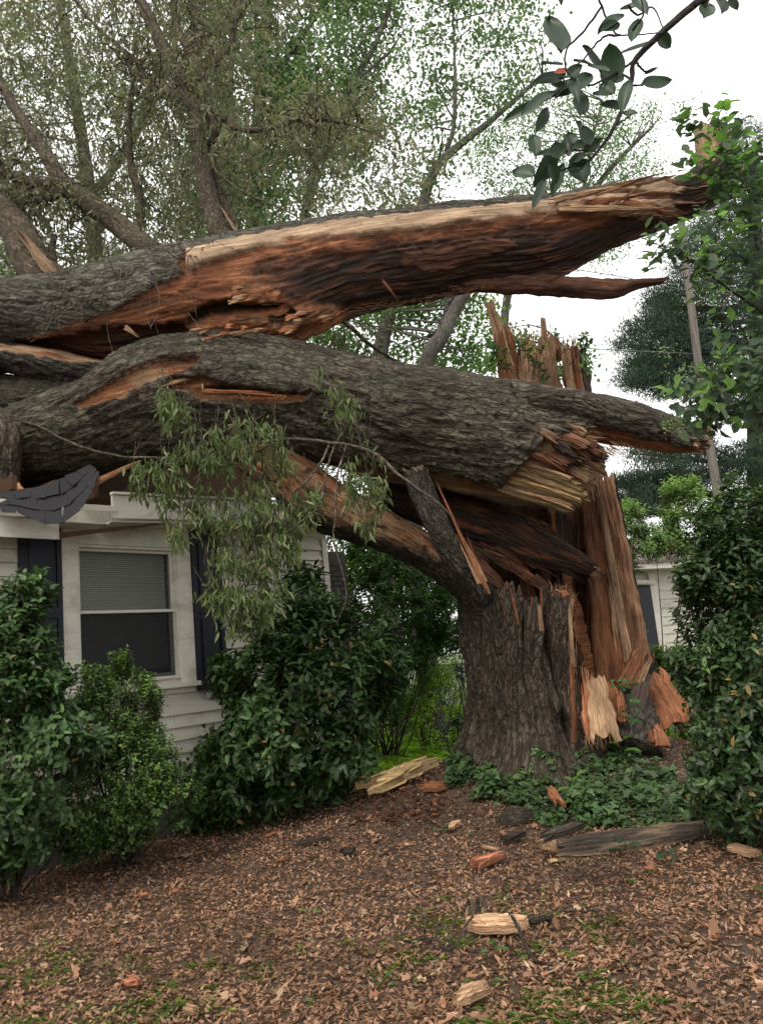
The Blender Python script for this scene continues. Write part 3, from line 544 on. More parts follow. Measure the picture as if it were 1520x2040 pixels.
# --- main body ---
MAIN = [(-70, 905, -40, 1000, 8.5, .5), (0, 850, 20, 965, 8.45, .55), (90, 812, 95, 955, 8.4, .6), (180, 765, 190, 940, 8.4, .65), (260, 715, 290, 925, 8.4, .68), (350, 682, 375, 915, 8.4, .68), (450, 677, 470, 912, 8.4, .68), (550, 685, 560, 905, 8.4, .68), (650, 702, 645, 915, 8.4, .66),
        (750, 721, 738, 945, 8.35, .66), (850, 740, 832, 965, 8.3, .66), (950, 757, 925, 980, 8.3, .66), (1050, 774, 1020, 995, 8.3, .62), (1120, 790, 1090, 1000, 8.3, .56), (1165, 800, 1150, 985, 8.3, .50)]
def f_main(u, w, px, py, th, fr):
    h = bark_h(u, w*1.0, 11, .8); big = fbm(u*.9, w*1.3, s=14, o=3)*.07; disp = .045*h+big; tint = bark_tint(h, u, w, 11)
    front = sstep(.05, .25, np.sin(th))
    # torn slits along the middle
    A = mask([(150, 803), (200, 778), (260, 742), (320, 722), (400, 716), (410, 724), (360, 742), (300, 762), (230, 795), (160, 812)], px, py, 4, 7, 1)*front
    B = mask([(330, 775), (350, 757), (400, 752), (450, 770), (530, 778), (600, 787), (622, 779), (606, 796), (540, 802), (410, 797), (370, 780)], px, py, 4, 5, 2)*front
    gap = mask([(405, 766), (450, 768), (500, 778), (590, 784), (520, 788), (410, 782)], px, py, 3, 3, 3)*front
    lip = mask([(150, 790), (230, 750), (340, 700), (560, 740), (650, 780), (560, 812), (400, 812), (200, 830)], px, py, 14, 4, 4)*front
    low = sstep(-12, 8, py-np.interp(px, [700, 820, 1000, 1035, 1090, 1165], [2000, 938, 972, 930, 880, 860])+10*fbm(px*.03, py*.03, s=6))*front*(px > 780)
    low = np.maximum(low, sstep(2.75, 2.95, th)*(th < math.pi)*(px > 700)*1.)
    z = np.clip(A+B+low, 0, 1); fb = fiber(u, w, 20)
    disp = disp*(1-z)+z*(.02*fb-.05)+lip*.05*(1-z)-gap*.12
    wc = lerp(ORG*.9, TAN*.9, sstep(-.1, .6, fbm(u*2, w*9, s=33))); wc = lerp(wc, BRN, sstep(.1, .6, fbm(u*1.5, w*6, s=35))*.8); wc = lerp(wc, YEL*.8, low*.6); wc = lerp(wc, ROT, gap)
    tint = lerp(tint, wc, z); tint = lerp(tint, np.array((.075, .085, .04)), .5*mask([(60, 850), (250, 790), (400, 800), (300, 880), (80, 920)], px, py, 30, 20, 9)*(1-z)*sstep(-.1, .4, fbm(u*3, w*5, s=41)))
    return disp, tint, z
mb = MB(); sweep(mb, MAIN, 720, 205, f_main, 1, .28, (1, 1), (0, .22)); mb.build('trunk_body', [BARK, WOOD], fallen)
# --- bark tongue running on to the right ---
TONG = [(1010, 770, 1030, 850, 8.1, .42), (1080, 780, 1095, 846, 8.08, .42), (1150, 790, 1150, 864, 8.1, .4), (1230, 804, 1225, 886, 8.2, .34), (1300, 822, 1295, 896, 8.38, .28), (1350, 838, 1345, 903, 8.4, .22), (1395, 852, 1392, 900, 8.4, .16)]
def f_tong(u, w, px, py, th, fr):
    h = bark_h(u, w*1.1, 15, 1.0); disp = .024*h+.03*fbm(u*2, w*3, s=3); tint = bark_tint(h, u, w, 15, base=(.12, .107, .083)); front = sstep(.0, .2, np.sin(th))
    z = sstep(-4, 6, py-np.interp(px, [1040, 1085, 1150, 1230, 1290, 1395], [818, 824, 838, 856, 874, 902])+8*fbm(px*.03, py*.03, s=16)); z = np.maximum(z, sstep(2.3, 2.7, th)*(th < 3.6))
    fb = fiber(u, w, 21); disp = disp*(1-z)+z*(.018*fb-.02); wc = lerp(ORG*.95, TAN, sstep(0, .6, fbm(u*2, w*11, s=38))); return disp, lerp(tint, wc, z), z
mb = MB(); sweep(mb, TONG, 260, 100, f_tong, 2, .3, (0, 1), (0, .12)); mb.build('broken_bark_tongue', [BARK, WOOD], fallen)
def sh(name, parent, p0, p1, wpx, th, seed, tint, n=14, **k):
    """splinter part: p0, p1 = (px, py, Y); wpx = width in pixels across the view"""
    a, b = P(*p0), P(*p1); wd = wpx*p0[2]/FPX; m_ = MB(); kk = dict(j0=.1, j1=.3); kk.update(k); lb = kk.pop('label', None); shard(m_, a, b, wd, th, seed, tint=np.asarray(tint), n=n, **kk)
    return tag(m_.build(name, [WOOD, BARK], parent, False), lb)
rr = random.Random(3)
# layered straw-coloured break below the trunk end
for i in range(15):
    t = i/14; x0 = 1010+25*rr.random()+10*t; y0 = 918+68*t; x1 = 1168-8*abs(i-6)*.6+10*rr.random(); y1 = y0+ (50+8*rr.random())*(x1-x0)/150-6
    sh('broken_layer', fallen, (x0-40, y0-14, 8.0+.02*(i % 5)), (x1, y1, 7.72+.03*(i % 4)+.05*t), 8+5*rr.random(), .09+.05*rr.random(), 100+i, YEL*(.65+.5*rr.random()) if i % 3 else TAN*.8, j1=.08, t1=.9)
for i in range(24):
    t = rr.random(); x1 = 1110+115*rr.random(); y1 = 868+(x1-1110)*.32+75*t*(1.25-(x1-1110)/160)*.8; x0 = x1-60-60*rr.random(); y0 = y1-(x1-x0)*(.38+.1*rr.random()); sh('broken_block', fallen, (x0, y0, 7.95), (x1, y1, 7.58+.25*rr.random()), 9+16*rr.random(), .10, 130+i, [BRN*1.3, BRN*.9, BRN*1.7, ORG*.6, ROT*2, TAN*.55][i % 6]*(.8+.4*rr.random()), j1=.15, t1=.9, j0=.1)
for i, q_ in enumerate([(1120, 850, 1168, 866, 26, TAN*.75), (1140, 905, 1210, 946, 9, TAN*.8), (1075, 826, 1170, 866, 9, TAN*.9), (1120, 925, 1175, 962, 20, TAN*.6)]): a, b, c, d, wpx, col = q_; sh('broken_block', fallen, (a, b, 7.9), (c, d, 7.7), wpx, .12, 160+i, col, j1=.1)
sh('bark_strip', fallen, (1000, 832, 7.9), (1138, 862, 7.72), 26, .1, 151, (.1, .09, .08), j1=.2)
sh('upright_splinter', fallen, (1290, 826, 8.3), (1262, 798, 8.25), 26, .08, 152, ORG*1.2, j1=.5); sh('upright_splinter', fallen, (1306, 822, 8.3), (1268, 808, 8.28), 12, .05, 153, TAN*1.1, j1=.5)
for i, (x, y) in enumerate(((1388, 858), (1392, 872), (1389, 884))): sh('end_splinter', fallen, (x-18, y-2, 8.3), (x+6, y+rr.random()*8, 8.2), 13, .08, 154+i, TAN*1.1)
for i in range(16):                                                # fibres bridging the open slit
    x = 465+i*6.8+3*rr.random(); sh('bridging_fibre', fallen, (x, 786+i*.2, 7.69), (x-9-4*rr.random(), 797, 7.66), 2.2, .008, 170+i, ORG*1.2, n=5)
sh('curled_fibre', fallen, (404, 765, 7.68), (405, 783, 7.66), 5, .01, 190, TAN, n=6)
sh('torn_strip', fallen, (400, 778, 7.68), (575, 786, 7.66), 9, .03, 191, ORG, j1=.4)
sh('torn_strip', fallen, (300, 772, 7.66), (392, 752, 7.7), 11, .03, 192, TAN, j1=.4)
# lower strands at the left
def f_bark(s, k=1., amp=.028, base=(.115, .102, .079), woodpoly=None, wc=TAN):
    def f(u, w, px, py, th, fr):
        h = bark_h(u, w, s, k); d = amp*h+.03*fbm(u*1.5, w*2, s=s+1); t = bark_tint(h, u, w, s, base); z = np.zeros_like(d)
        if woodpoly is not None:
            z = mask(woodpoly, px, py, 3, 5, s)*(np.sin(th) > 0); d = d*(1-z)+z*(.012*fiber(u, w, s)); t = lerp(t, lerp(wc, RUST, sstep(0, .6, fbm(u*2, w*10, s=s+3))), z)
        return d, t, z
    return f
mb = MB(); sweep(mb, [(-80, 748, -80, 880, 9.0, .5), (0, 752, 0, 872, 8.95, .5), (100, 758, 100, 860, 8.85, .5), (200, 742, 205, 820, 8.75, .45), (270, 715, 290, 760, 8.65, .35)], 180, 90, f_bark(21), 3); mb.build('rear_strand', [BARK, WOOD], fallen)
mb = MB(); sweep(mb, [(-80, 672, -80, 745, 8.5, .35), (0, 690, 0, 732, 8.5, .32), (60, 696, 60, 752, 8.5, .34), (130, 706, 135, 775, 8.5, .36), (190, 722, 200, 780, 8.5, .36), (260, 735, 270, 775, 8.5, .34)], 190, 90, f_bark(24, 1., .028, (.1, .09, .08), [(-90, 668), (20, 688), (110, 696), (220, 724), (150, 722), (50, 705), (-90, 690)], TAN*1.1), 4); mb.build('split_strand', [BARK, WOOD], fallen)
mb = MB(); sweep(mb, [(-20, 800, -80, 860, 7.9, .2), (25, 830, -40, 880, 7.8, .2), (36, 870, -25, 900, 7.75, .18), (34, 925, -15, 925, 7.75, .15), (28, 970, -10, 965, 7.75, .12)], 120, 90, f_bark(27, 1.2, .03, (.16, .13, .10)), 5, jag=(0, .05)); mb.build('broken_limb_stub', [BARK, WOOD], fallen)

# --- upper split trunk ---
split = empty('split_trunk', 'long split trunk high across the picture, its torn orange and rotten brown heartwood facing us', 'tree trunk')
UP = [(-80, 592, -80, 700, 8.7, .55), (0, 578, 0, 692, 8.6, .58), (90, 565, 95, 705, 8.5, .6), (180, 548, 195, 724, 8.45, .6), (270, 525, 285, 722, 8.4, .6), (360, 500, 375, 698, 8.4, .58), (440, 482, 455, 692, 8.4, .56), (520, 466, 530, 684, 8.4, .55), (600, 453, 612, 655, 8.4, .52), (680, 440, 692, 622, 8.4, .5), (760, 432, 772, 606, 8.4, .5), (840, 424, 850, 592, 8.4, .5),
      (930, 416, 940, 574, 8.4, .48), (1020, 407, 1030, 562, 8.4, .46), (1100, 400, 1120, 540, 8.4, .42), (1150, 392, 1180, 508, 8.4, .38), (1200, 383, 1230, 480, 8.4, .34), (1260, 372, 1290, 458, 8.4, .3), (1320, 362, 1350, 434, 8.4, .28), (1370, 345, 1400, 420, 8.4, .28), (1410, 310, 1440, 398, 8.4, .28), (1425, 270, 1475, 360, 8.4, .27)]
for i, r_ in enumerate(UP):
    if i > 7: r_ = list(r_); r_[3] += rr.uniform(-5, 5); UP[i] = tuple(r_)
def f_up(u, w, px, py, th, fr):
    h = bark_h(u, w, 41, .9); front = sstep(.0, .12, np.sin(th)); lf = mask([(-300, 300), (380, 485), (352, 520), (372, 545), (340, 560), (290, 585), (215, 625), (130, 655), (40, 676), (-300, 700)], px, py, 4, 12, 5, .02)
    ytop = np.interp(px, [p[0] for p in UP], [p[1] for p in UP]); topb = sstep(4, 1, py-ytop+4*fbm(px*.04, 0, s=7))
    zb = np.maximum(lf, topb)*(px < 1330)*1.; z = np.where(np.sin(th) > -.15, 1-zb, 0.)
    disp = .03*h+.03*fbm(u*1.2, w*2, s=42); tint = bark_tint(h, u, w, 41, base=(.135, .125, .102), deep=(.045, .037, .030)); tint = lerp(tint, np.array((.10, .115, .07)), .45*sstep(0, .5, fbm(u*2.5, w*4, s=44)))
    fb = fiber(u, w, 50); rough = fbm(u*5, w*9, s=52, o=4); terr = np.round(2.2*fbm(u*1.3, w*4, s=53, o=3)+.35*noise(u*6, w*12, s=59))/2.2
    # colour zones of the exposed wood
    yb = np.interp(px, [370, 470, 600, 800, 900, 1000, 1110, 1200, 1345], [540, 506, 478, 462, 446, 436, 428, 420, 412])
    pale = sstep(5, -5, py-yb+8*fbm(px*.02, py*.03, s=60, o=4))*(px > 372)*sstep(1375, 1300, px+160*fbm(px*.01, py*.05, s=161, o=3))
    dark = mask([(500, 535), (640, 500), (770, 488), (900, 470), (1010, 455), (1335, 425), (1345, 250), (1600, 100), (1600, 520), (1180, 545), (1000, 600), (700, 640), (640, 620), (560, 585), (530, 560)], px, py, 18, 26, 61, .015)
    ltb = mask([(800, 500), (920, 478), (1010, 470), (1030, 490), (960, 520), (860, 548), (800, 530)], px, py, 7, 14, 62)
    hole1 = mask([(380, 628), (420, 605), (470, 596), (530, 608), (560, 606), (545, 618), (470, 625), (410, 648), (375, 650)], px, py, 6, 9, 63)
    org1 = mask([(450, 590), (480, 575), (530, 570), (558, 585), (555, 602), (500, 610), (462, 603)], px, py, 4, 9, 64)
    org2 = mask([(375, 655), (420, 632), (500, 622), (600, 615), (680, 612), (690, 640), (620, 662), (540, 690), (360, 700)], px, py, 4, 9, 65)
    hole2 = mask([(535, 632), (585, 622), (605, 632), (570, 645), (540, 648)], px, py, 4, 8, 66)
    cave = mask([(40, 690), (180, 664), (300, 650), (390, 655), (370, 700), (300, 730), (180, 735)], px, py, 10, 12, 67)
    tip = mask([(1100, 408), (1330, 403), (1348, 420), (1260, 428), (1180, 432), (1110, 424)], px, py, 4, 8, 68)
    c = lerp(RUST, ORG, sstep(-.5, .5, fbm(u*1.5, w*7, s=70, o=4))); c = lerp(c, BRN*.9, sstep(0, .6, fbm(u*1.1, w*5, s=71, o=4)))
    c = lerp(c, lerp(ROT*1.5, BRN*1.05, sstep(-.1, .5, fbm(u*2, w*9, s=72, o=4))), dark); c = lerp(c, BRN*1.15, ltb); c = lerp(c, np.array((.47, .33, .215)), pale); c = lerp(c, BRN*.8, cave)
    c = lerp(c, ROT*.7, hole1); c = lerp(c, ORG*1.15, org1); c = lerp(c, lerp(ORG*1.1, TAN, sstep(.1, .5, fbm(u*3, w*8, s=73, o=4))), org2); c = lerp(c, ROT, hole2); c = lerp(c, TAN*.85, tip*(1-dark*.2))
    d2 = .036*fb*(1-pale*.7)+.010*rough*(1-pale)+.026*terr*(1-pale)-.12*hole1-.08*hole2-.10*cave+.035*pale-.05*dark+.06*org1+.05*org2+.03*ltb+.05*tip
    d2 = d2-.03*front*(1-pale)
    return disp*(1-z)+d2*z, lerp(tint, c, z), z
mb = MB(); sweep(mb, UP, 820, 185, f_up, 7, .26, (1, 1), (0, .2)); mb.build('trunk_body', [BARK, WOOD], split)
def f_wood(c0, c1, s, amp=.02):
    def f(u, w, px, py, th, fr): fb = fiber(u, w, s); return amp*fb+.02*fbm(u*5, w*7, s=s+5), lerp(np.array(c0), np.array(c1), sstep(-.3, .5, fbm(u*2, w*8, s=s+2))), np.ones_like(u)
    return f
mb = MB(); sweep(mb, [(880, 560, 885, 574, 8.5, .1), (960, 556, 965, 580, 8.45, .11), (1060, 552, 1065, 585, 8.4, .11), (1165, 556, 1168, 592, 8.35, .1), (1230, 560, 1230, 592, 8.32, .09), (1270, 558, 1262, 577, 8.3, .06), (1324, 556, 1320, 563, 8.3, .02)], 260, 70, f_wood(BRN*1.1, BRN*.5, 81, .016), 8, jag=(0, .1)); mb.build('hanging_sliver', [BARK, WOOD], split)
for i, (a, b, c, d, wpx, col, jj) in enumerate([(1090, 400, 1265, 366, 14, TAN, .5), (1130, 398, 1320, 344, 11, ORG*1.1, .7), (1180, 385, 1240, 372, 16, TAN*1.1, .4), (1205, 418, 1290, 360, 8, TAN, .8), (1110, 416, 1335, 414, 17, TAN*.9, .5), (1240, 400, 1345, 425, 14, ORG, .3), (1160, 408, 1300, 385, 18, ORG*.9, .5), (1260, 372, 1348, 348, 5, TAN*1.1, .7),
        (757, 552, 796, 602, 6, BRN*1.5, .5), (248, 650, 280, 672, 12, TAN*.9, .4), (640, 640, 690, 620, 14, ORG*1.1, .5), (455, 668, 530, 655, 12, TAN*1.15, .4), (410, 676, 470, 664, 14, TAN, .4), (1085, 562, 1120, 548, 5, BRN, .5)]):
    sh('splinter', split, (a, b, 7.9), (c, d, 7.86), wpx, .04, 200+i, col, j0=.3, j1=jj, t1=.35)
mb = MB(); sweep(mb, [(1385, 260, 1440, 250, 8.4, .12), (1388, 300, 1440, 295, 8.4, .14), (1395, 340, 1450, 335, 8.4, .15)], 80, 60, f_wood(TAN*.9, TAN*.6, 84, .02), 9, jag=(.1, 0)); mb.build('pale_broken_tip', [BARK, WOOD], split)

for i in range(26):
    lo = i < 17; x = rr.uniform(395, 660) if lo else rr.uniform(455, 550); y = (np.interp(x, [395, 690], [668, 628])+rr.uniform(-16, 18)) if lo else rr.uniform(573, 602); l_ = rr.uniform(14, 46)
    sh('loose_flake', split, (x-l_/2, y+l_*.06, 7.83), (x+l_/2, y-l_*.08, 7.79), rr.uniform(5, 15), .025, 560+i, [TAN*1.05, ORG*1.25, TAN*.8, ORG*1.1][i % 4], j0=.5, j1=.6, edge_n=.35)
# --- limbs of the fallen crown ---
def limb(px_pts, name='limb', tint=(.115, .1, .08), sides=14, n=70, par=split, mat=BARKF, wob=.012, seed=0):
    m_ = MB(); pts = [list(P(a, b, c)) for a, b, c, r in px_pts]; rad = [r for *_, r in px_pts]; p = tube(m_, pts, rad, sides, tint, n, wob, seed); v = m_.v[0]
    c_ = np.repeat(p, sides, 0); dr = v-c_; h = bark_h(m_.u[0][:, 0]*1., m_.u[0][:, 1]*6+m_.u[0][:, 2]*4, seed, 1.4); m_.v[0] = c_+dr*(1+.14*h[:, None]); return m_.build(name, mat, par)
LIMBS = [
 [(140, 585, 8.5, .20), (80, 545, 8.5, .19), (55, 500, 8.5, .19), (30, 450, 8.5, .17), (-30, 385, 8.6, .16), (-120, 300, 8.7, .15)],
 [(335, 520, 8.6, .12), (290, 490, 8.6, .12), (240, 450, 8.7, .115), (190, 412, 8.7, .11), (150, 385, 8.8, .11), (118, 352, 8.8, .09), (85, 295, 8.9, .075), (40, 230, 9., .06), (0, 165, 9.1, .05), (-60, 90, 9.2, .04)],
 [(130, 378, 8.8, .08), (90, 392, 8.8, .06), (50, 398, 8.8, .045), (-30, 402, 8.8, .04)], [(120, 372, 8.8, .07), (60, 362, 8.7, .06), (0, 340, 8.6, .055), (-60, 310, 8.6, .05)],
 [(465, 490, 8.5, .13), (440, 470, 8.5, .11), (425, 430, 8.5, .1), (412, 370, 8.55, .095), (398, 300, 8.6, .09), (388, 235, 8.6, .08), (372, 180, 8.7, .08), (345, 130, 8.8, .075), (312, 65, 8.9, .07), (275, -10, 9.0, .065), (240, -80, 9.1, .06)],
 [(450, 478, 8.7, .1), (462, 450, 8.7, .085), (440, 400, 8.7, .075), (425, 330, 8.75, .07), (425, 260, 8.75, .065), (410, 190, 8.8, .06), (398, 135, 8.8, .06), (365, 80, 8.8, .045), (348, 30, 8.9, .04), (350, -60, 9, .035)],
 [(398, 135, 8.8, .05), (388, 70, 8.9, .045), (385, 0, 9.0, .042), (380, -80, 9.0, .04)], [(405, 140, 8.8, .04), (430, 125, 8.8, .038), (455, 95, 8.9, .036), (468, 50, 8.9, .033), (478, 0, 9., .03), (490, -70, 9.1, .03)],
 [(395, 240, 8.6, .045), (365, 195, 8.6, .04), (330, 180, 8.7, .04), (295, 165, 8.8, .035), (280, 130, 8.8, .03), (240, 95, 8.9, .025), (190, 50, 9, .02), (150, 0, 9., .02)], [(375, 185, 8.7, .035), (335, 183, 8.7, .035), (300, 175, 8.8, .03), (262, 140, 8.8, .022), (250, 115, 8.8, .02)],
 [(425, 290, 8.7, .035), (440, 250, 8.6, .03), (455, 232, 8.5, .03), (468, 255, 8.4, .028), (510, 260, 8.4, .025), (560, 250, 8.4, .02), (600, 236, 8.4, .018), (660, 240, 8.4, .014), (700, 268, 8.5, .012)], [(600, 236, 8.4, .012), (680, 245, 8.4, .01), (750, 268, 8.4, .007)],
 [(272, 500, 9.2, .045), (280, 400, 9.2, .04), (262, 330, 9.2, .04), (258, 240, 9.2, .035), (270, 150, 9.2, .03), (300, 100, 9.2, .025)], [(430, 340, 8.5, .014), (480, 380, 8.4, .012), (550, 410, 8.3, .01), (615, 445, 8.2, .006)], [(110, 545, 8.5, .05), (104, 500, 8.6, .04), (110, 470, 8.7, .03)],
 [(620, 640, 9.3, .03), (680, 640, 9.4, .025), (740, 690, 9.4, .02), (790, 720, 9.5, .015)],
]
for i, L_ in enumerate(LIMBS): limb(L_, seed=i*3, sides=18 if L_[0][3] > .08 else 10, n=90 if L_[0][3] > .08 else 50, tint=(.15, .125, .09))
def f_plate(u, w, px, py, th, fr): return .02*fiber(u, w, 90), lerp(np.array((.30, .2, .12)), np.array((.2, .13, .08)), sstep(-.3, .5, fbm(u*2, w*12, s=91))), np.ones_like(u)
m_ = MB(); shard(m_, P(118, 560, 8.2), P(20, 440, 8.32), .13, .05, 301, tint=(.3, .2, .12), t1=.6); m_.build('peeled_wood', [WOOD, BARK], split, False)
m_ = MB(); shard(m_, P(485, 482, 8.32), P(432, 400, 8.4), .05, .03, 302, tint=(.34, .24, .15), t1=.4); m_.build('peeled_wood', [WOOD, BARK], split, False)
# fine bare twigs of the fallen crown
def twigs(name, starts, n_, L0, par, rad=.006, drop=.2, tint=(.2, .17, .13), seed=0):
    r = np.random.default_rng(seed); m_ = MB(); ends = []
    for i in range(n_):
        p = starts[r.integers(len(starts))]+r.normal(0, .04, 3); d = unit(r.normal(0, 1, 3)+[0, -.2, .15]); L = L0*(.4+r.random()); k = 7; q = [p]
        for j in range(k): d = unit(d+r.normal(0, .35, 3)+[0, 0, -drop*j/k]); q.append(q[-1]+d*L/k)
        tube(m_, q, np.linspace(rad, rad*.3, k+1)*(.6+.8*r.random()), 4, np.array(tint)*(.6+.7*r.random()), cap=False); ends += q[2:]
    m_.build(name, BARKF, par, kind='stuff'); return np.array(ends)
lp = np.vstack([catmull([list(P(a, b, c)) for a, b, c, r in L_], 30) for L_ in LIMBS[1:13]])
ends = twigs('twigs', lp, 400, 1.0, split, .008, .5, (.17, .145, .10), 5)
tp = P(np.array([240, 300, 340, 380, 200, 420]), np.array([560, 545, 530, 515, 590, 500]), 7.95); twigs('twigs', tp, 110, .75, split, .0055, 1.1, (.24, .21, .16), 6)
def droop(name, pts, n, L, Wd, tint, par, mat=LEAFD, spread=.18, seed=0, down=1.1, per=7, vary=.3):
    """narrow oak leaves hanging in tufts"""
    r = np.random.default_rng(seed); k = n//per; b = pts[r.integers(len(pts), size=k)]+r.normal(0, spread, (k, 3)); d = unit(r.normal(0, .7, (k, 3))+[0, 0, -down])
    p = np.repeat(b, per, 0)+np.repeat(d, per, 0)*np.tile(np.linspace(0, .16, per), k)[:, None]; dd = unit(np.repeat(d, per, 0)+r.normal(0, .55, (k*per, 3))+[0, 0, -.3]); nr = unit(r.normal(0, 1, (k*per, 3))+[0, -.7, .3])
    m_ = MB(); nn = k*per; t = jit(tint, nn, vary, .1)*np.repeat(.7+.6*r.random((k, 1)), per, 0); leaves(m_, p, dd, nr, L*(.6+.7*r.random(nn)), Wd*(.7+.6*r.random(nn)), t, 'narrow', r.normal(.1, .3, nn)); return m_.build(name, mat, par, kind='stuff')
def cloud(poly, n, Y0, dY, seed=0, clump=.5, sc=1.4):
    q = inpoly(poly, n*3); Y = Y0+dY*(rng.random(n*3)-.5)*2; p = P(q[:, 0], q[:, 1], Y); g = noise(p[:, 0]*sc, p[:, 2]*sc, p[:, 1]*sc, seed)+clump*.5 > rng.random(n*3)*.7*clump-.05; return p[g][:n]
CROWNL = [(-120, -120), (640, -120), (600, 60), (520, 150), (500, 330), (470, 450), (340, 500), (230, 530), (110, 540), (-120, 560)]
e_ = ends[(ends[:, 2] > 4.6)]; pts = np.vstack([e_[::3], cloud(CROWNL, 2400, 10.4, .9, 3, .8)])
droop('hanging_leaves', pts, 42000, .09, .023, (.185, .195, .12), split, seed=2)
pts = cloud([(480, 200), (640, 180), (860, 250), (820, 420), (640, 440), (560, 300), (480, 400)], 260, 9.2, .8, 4, .3); droop('hanging_leaves', pts, 4200, .08, .019, (.21, .21, .115), split, seed=3)
pts = cloud([(560, 660), (700, 640), (800, 700), (880, 735), (700, 700)], 80, 9.6, .4, 4, .5); droop('hanging_leaves', pts, 1300, .08, .016, (.12, .13, .07), split, seed=9)

# --- leafy branch hanging in front of the house ---
hang = empty('hanging_branch', 'leafy broken oak branch hanging over the window and eave with drooping narrow leaves', 'branch')
BR = [[(30, 835, 7.75, .010), (80, 850, 7.7, .010), (150, 885, 7.6, .009), (240, 908, 7.5, .009), (330, 912, 7.4, .010), (430, 910, 7.35, .010), (500, 900, 7.35, .009), (540, 885, 7.35, .008)],
      [(900, 1030, 7.3, .006), (870, 1000, 7.3, .010), (800, 950, 7.3, .013), (740, 900, 7.35, .014), (650, 880, 7.4, .014), (550, 875, 7.4, .013), (480, 895, 7.4, .010), (400, 912, 7.4, .008)],
      [(655, 888, 7.4, .011), (640, 920, 7.3, .01), (610, 960, 7.2, .009), (580, 985, 7.2, .005)], [(665, 890, 7.4, .009), (650, 940, 7.3, .009), (640, 1000, 7.25, .008), (600, 1040, 7.2, .007), (560, 1070, 7.2, .005), (545, 1110, 7.2, .004)],
      [(690, 885, 7.3, .008), (672, 950, 7.25, .008), (668, 1030, 7.2, .008), (665, 1080, 7.2, .007), (680, 1130, 7.2, .006), (690, 1190, 7.2, .005), (672, 1240, 7.2, .003)], [(420, 912, 7.35, .008), (400, 945, 7.3, .006), (355, 970, 7.3, .004)],
      [(340, 910, 7.4, .006), (370, 880, 7.3, .005), (395, 850, 7.3, .004), (400, 800, 7.3, .003)], [(520, 880, 7.4, .005), (500, 850, 7.3, .004), (530, 820, 7.3, .003)], [(720, 890, 7.3, .006), (700, 820, 7.3, .005), (660, 760, 7.3, .004), (640, 735, 7.3, .003)]]
for i, b_ in enumerate(BR): limb(b_, 'twig', (.16, .13, .10), 7, 50, hang, BARKF, .01, 60+i)
r_ = np.random.default_rng(12); HP = []
for poly, n_ in (([(260, 925), (330, 900), (470, 900), (560, 900), (640, 980), (620, 1050), (500, 1070), (360, 1060), (290, 1000), (250, 960)], 200), ([(420, 1040), (600, 1040), (590, 1100), (560, 1170), (520, 1250), (470, 1270), (430, 1230), (400, 1180), (430, 1120)], 200), ([(320, 780), (370, 790), (380, 850), (330, 860)], 26), ([(370, 850), (560, 830), (560, 910), (370, 920)], 60), ([(630, 740), (690, 760), (720, 860), (680, 850)], 16), ([(690, 880), (770, 900), (780, 1000), (720, 1060), (690, 1000)], 34), ([(345, 1050), (370, 1050), (365, 1085), (350, 1080)], 6)):
    q = inpoly(poly, n_); HP.append(P(q[:, 0], q[:, 1], 7.35+.35*(r_.random(n_)-.5)))
HP = np.vstack(HP); m_ = MB()
for p in HP[r_.random(len(HP)) < .45]: q = [p+[0, 0, .28]+r_.normal(0, .06, 3), p+[0, 0, .1]+r_.normal(0, .03, 3), p, p-[0, 0, .1]]; tube(m_, q, [.0035, .003, .0025, .0015], 4, (.17, .15, .10), cap=False)
m_.build('twiglets', BARKF, hang, kind='stuff')
def hleaves():
    global HP
    HP = HP[fbm(HP[:, 0]*4, HP[:, 2]*4, HP[:, 1]*2, s=66, o=2) > -.22]; k = len(HP); per = 12; b = np.repeat(HP, per, 0)+r_.normal(0, .045, (k*per, 3)); d = unit(r_.normal(0, .5, (k*per, 3))+[0, 0, -1.1]); nr = unit(r_.normal(0, 1, (k*per, 3))+[0, -.9, .3]); n = k*per
    t = jit((.13, .18, .065), n, .35, .1); pale = r_.random(n) < .16; t[pale] = jit((.27, .30, .16), n, .2)[pale]; Ls = .07+.05*r_.random(n); Ws = .018+.013*r_.random(n)
    o = np.argsort(-(Ls*Ws)+r_.random(n)*.0004); big, rest = o[:240], o[240:]
    m_ = MB(); leaves(m_, b[rest], d[rest], nr[rest], Ls[rest], Ws[rest], t[rest], 'broad', .15); m_.build('leaves', LEAFD, hang, kind='stuff')
    part_leaves(b[big], d[big], nr[big], Ls[big], Ws[big], t[big], 'broad', LEAFD, hang)
PLM = {}
def part_leaves(pos, d, nr, L, Wd, tint, kind, mat, parent, curl=.15, name='leaf'):
    """single leaves as parts, sharing a few leaf meshes"""
    y = unit(np.cross(nr, d)); z = np.cross(d, y); key = (kind, mat.name, round(float(np.mean(tint)), 2), curl)
    if key not in PLM:
        PLM[key] = []
        for i in range(5):
            m_ = MB(); c_ = np.asarray(tint)[rng.integers(len(tint))]; leaves(m_, np.zeros((1, 3)), np.array([[1., 0, 0]]), np.array([[0, 0, 1.]]), 1, 1, c_[None], kind, curl*(.3+i*.4)); PLM[key].append(m_.mesh(name, mat))
    for i in range(len(pos)):
        o = bpy.data.objects.new(name, PLM[key][i % 5]); COL.objects.link(o); o.parent = parent
        M_ = Matrix.Identity(4)
        for c_ in range(3): M_[c_][0] = d[i][c_]*L[i]; M_[c_][1] = y[i][c_]*Wd[i]; M_[c_][2] = z[i][c_]*L[i]; M_[c_][3] = pos[i][c_]
        o.matrix_world = M_
hleaves()

